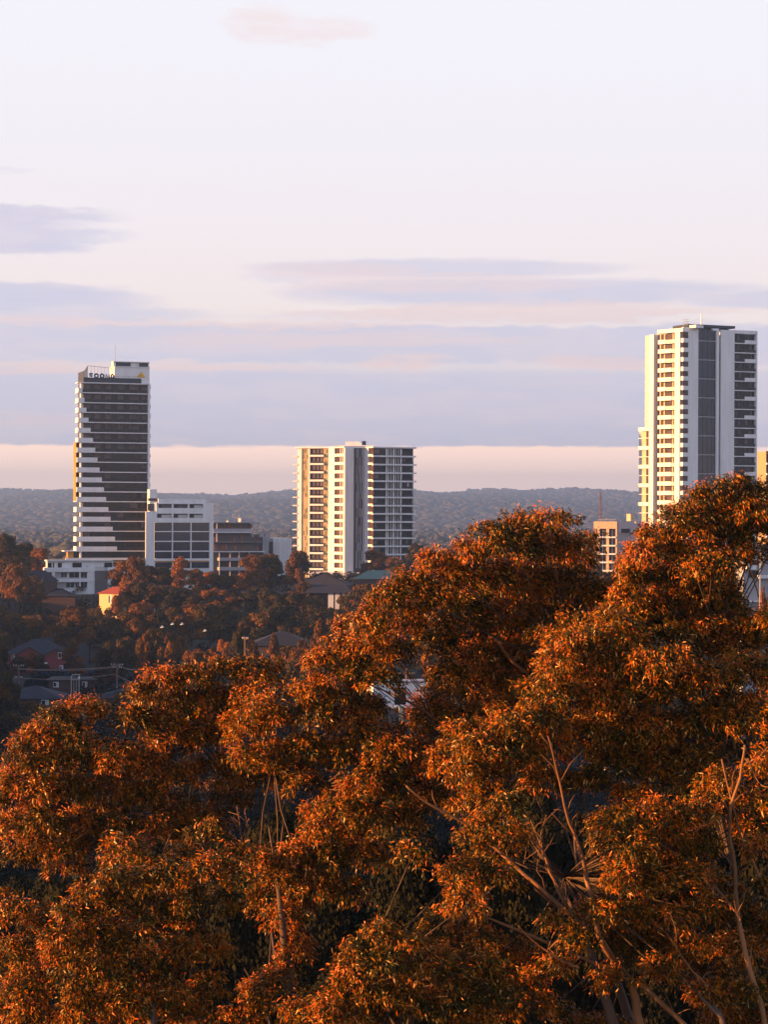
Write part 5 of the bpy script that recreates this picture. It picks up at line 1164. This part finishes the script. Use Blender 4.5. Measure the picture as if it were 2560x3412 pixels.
def gum(key, spec):
    global LEAVES_TOTAL
    base = P(spec['base'][0]*S_, spec['base'][1]*S_, spec['base'][2]); g = gz(base.x, base.y)
    root = thing('gum_tree', (base.x, base.y, g), spec['label'], 'tree', 'big gum trees in the foreground')
    fork = P(spec['fork'][0]*S_, spec['fork'][1]*S_, spec['fork'][2]); D0 = spec['fork'][2]
    if fork.z < g + 1.5: fork.z = g + 1.5
    lobes = [(x, y, rx, ry, D0 + dd*1.15 + R.uniform(-.25, .25), 1.0) for x, y, rx, ry, dd in spec['lobes']]
    lobes += FILLS[key]
    Cs, Ds, Ns, Ls, Ws, Ts = [], [], [], [], [], []
    mb = MB(); LOB = []
    mb.tube([(base.x, base.y, g-.5), tuple(base.lerp(fork, .45) + Vector((.15, 0, 0))) if base.z > g else (base.x*.6+fork.x*.4, base.y, (g+fork.z)/2), tuple(fork)], [.17, .12, .045], 9)
    for (x, y, rx, ry, D, dens) in lobes:
        c = P(x*S_, y*S_, D); k_r = .92 if dens == 1 else 1.0; sx = rx*S_/F*D*k_r; sz = ry*S_/F*D*k_r; sy = (sx+sz)*.55
        area = sx*sz
        nsub = max(6, int(60*area/.22*dens)); 
        # twig tips over the outside of the lobe, mostly the upper and outer half
        u = unit(RN.normal(0, 1, (nsub, 3))); u[:, 2] = np.where(u[:, 2] < -.45, -u[:, 2]*.8, u[:, 2]); u = unit(u)
        rad_ = RN.uniform(.62, 1.04, (nsub, 1))
        tips = np.array(c) + u*rad_*np.array([sx, sy, sz])
        ltint = RN.normal(0, .12) 
        for i in range(nsub):
            nl = int(RN.integers(38, 60)); t = tips[i]
            sp = .054 + .026*RN.random()
            pos = t + RN.normal(0, 1, (nl, 3))*sp*np.array([1, 1, .85]); 
            dirs = np.array([0, 0, -1.0])*RN.uniform(.25, .95, (nl, 1)) + u[i]*RN.uniform(.0, .8, (nl, 1)) + RN.normal(0, .5, (nl, 3))
            nr = np.array([-.9, -.35, .2]) + u[i]*.45 + RN.normal(0, .62, (nl, 3))
            Cs.append(pos); Ds.append(dirs); Ns.append(nr)
            Ls.append(RN.uniform(.05, .112, nl)); Ws.append(RN.uniform(.016, .028, nl))
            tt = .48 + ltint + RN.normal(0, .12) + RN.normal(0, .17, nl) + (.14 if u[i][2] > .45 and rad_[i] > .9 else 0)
            tt = np.where(RN.random(nl) < .34, RN.uniform(.05, .32, nl), tt + .08); tt = np.where(RN.random(nl) < .04, .98, np.minimum(tt, .88)); Ts.append(np.clip(tt, 0, 1))  # a few leaves tinted pale as painted sun sparkles
        LOB.append((c, tips, dens))
    # limbs: fork -> a few hubs -> lobes -> twigs
    cents = [c for c, t, d in LOB]; hubs = R.sample(cents, min(len(cents), 5)); 
    hb = []
    for h in hubs:
        p = fork.lerp(h, .62) + Vector((0, 2.6, -.1)); m1 = fork.lerp(p, .4) + Vector((R.uniform(-.15, .15), R.uniform(1.4, 2.2), -.05))
        mb.tube([tuple(fork), tuple(m1), tuple(p)], [.028, .02, .014], 6); hb.append(p)
    for c, tips, dens in LOB:
        h = min(hb, key=lambda q_: (q_-c).length)
        m1 = h.lerp(c, .5) + Vector((R.uniform(-.1, .1), .12, -.05)); mb.tube([tuple(h), tuple(m1), tuple(c)], [.018, .013, .008], 5)
        for i in range(0, len(tips), 3):
            t = Vector(tips[i]); mb.tube([tuple(c), tuple(c.lerp(t, .55) + Vector((0, 0, .03))), tuple(t)], [.009, .006, .003], 3)
    C_ = np.concatenate(Cs); LEAVES_TOTAL += len(C_)
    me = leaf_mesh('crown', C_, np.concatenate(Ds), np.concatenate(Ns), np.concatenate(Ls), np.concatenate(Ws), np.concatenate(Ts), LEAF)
    link_obj('crown', me, root)
    mb.build('trunk', BARKL, root, smooth=True)
    for pts, r0, r1, D in LIMBS.get(key, []):
        n = len(pts); pp = []; rr = []
        for i in range(n-1):                                # smooth the reading with a spline
            a = pts[max(i-1, 0)]; b = pts[i]; c = pts[i+1]; d = pts[min(i+2, n-1)]
            for s in (0, .33, .67):
                q_ = [.5*((2*b[k]) + (-a[k]+c[k])*s + (2*a[k]-5*b[k]+4*c[k]-d[k])*s*s + (-a[k]+3*b[k]-3*c[k]+d[k])*s**3) for k in (0, 1)]
                pp.append(q_); rr.append((i+s)/(n-1))
        pp.append(pts[-1]); rr.append(1)
        w = [tuple(P(x*S_, y*S_, D + .5*math.sin(t*3)) + Vector((R.uniform(-.5, .5), R.uniform(-1, 1), R.uniform(-.5, .5)))*(.012+.022*t)) for (x, y), t in zip(pp, rr)]
        rd = [(r0 + (r1-r0)*t)*S_/F*D*.5*(1+.07*math.sin(t*11+r1)) for t in rr]
        b2 = MB(); b2.tube(w, rd, 9)
        for _ in range(len(w)//2):
            j = R.randrange(1, len(w)-1); a_ = Vector(w[j]); L2 = R.uniform(.25, .7)
            e_ = a_ + Vector((R.uniform(-.8, .8), R.uniform(-.3, .5), R.uniform(.2, 1)))*L2
            b2.tube([tuple(a_), tuple(a_.lerp(e_, .5) + Vector((R.uniform(-.06, .06), 0, .04))), tuple(e_)], [min(rd[j]*.4, .012), .007, .003], 5)
        b2.build('branch', BARK, root, smooth=True)
for k_, s_ in TREES.items(): gum(k_, s_)
#LV
# shrubs painted shade-dark under the gums, closing the view to the slope
def understorey():
    spots = [(60,2060),(200,1880),(420,1830),(500,2020),(620,2060),(560,2160),(860,1980),(980,2020),(1100,1960),(1180,2140),(1290,2180),(1390,1700),(1480,1750),(1560,2040),(1480,2180),(1640,2100),(700,1980),(350,2010),(1250,1780),(1120,1860),(940,1820),(420,1950),(130,1900),(1630,1780),(560,1780),(620,1740),(1200,1800),(1160,1700),(900,1900),(760,1960),(40,1920),(1230,2080),(1500,1900),(480,1980),(1020,1780),(300,1840)]
    NTH = 'first second third fourth fifth sixth seventh eighth ninth tenth eleventh twelfth thirteenth fourteenth fifteenth sixteenth seventeenth eighteenth nineteenth twentieth twenty-first twenty-second twenty-third twenty-fourth twenty-fifth twenty-sixth twenty-seventh twenty-eighth twenty-ninth thirtieth thirty-first thirty-second thirty-third thirty-fourth thirty-fifth thirty-sixth'.split()
    rank = {i: k for k, i in enumerate(sorted(range(len(spots)), key=lambda j: spots[j]))}
    for i, (x, y) in enumerate(spots):
        D = 58 + R.uniform(0, 22); p = P(x*S_, y*S_, D); g = gz(p.x, p.y)
        crown, trunk = VT['n'][i % 3]
        root = bpy.data.objects.new('gum_tree', None); COL.objects.link(root); root.empty_display_size = .5
        H = max(4.0, p.z - g); root.location = (p.x, p.y, g); root.scale = (.5, .5, H/10); root.rotation_euler = (0, 0, R.uniform(0, 6.28))
        tag(root, 'dark sapling behind the big gums, ' + NTH[rank[i]] + ' from left of the saplings', 'tree', 'shaded saplings behind the big gums')
        for nm, me in (('crown', crown), ('trunk', trunk)):
            o = bpy.data.objects.new(nm, me); COL.objects.link(o); o.parent = root
understorey()
# ================================================================== haze
def haze():
    m = bpy.data.materials.new('haze'); m.use_nodes = True; t = m.node_tree; t.nodes.clear()
    o = t.nodes.new('ShaderNodeOutputMaterial'); v = t.nodes.new('ShaderNodeVolumePrincipled')
    v.inputs['Color'].default_value = (0.35, 0.58, 1.0, 1); v.inputs['Density'].default_value = 1.3e-4; v.inputs['Anisotropy'].default_value = 0.3
    t.links.new(v.outputs[0], o.inputs['Volume'])
    mb = MB(); z0, z1 = ZC-62, ZC+190
    mb.hexa([(-4200, -120, z0), (4200, -120, z0), (4200, 11200, z0), (-4200, 11200, z0), (-4200, -120, z1), (4200, -120, z1), (4200, 11200, z1), (-4200, 11200, z1)])
    ob = mb.build('haze', m); ob['kind'] = 'stuff'
haze()
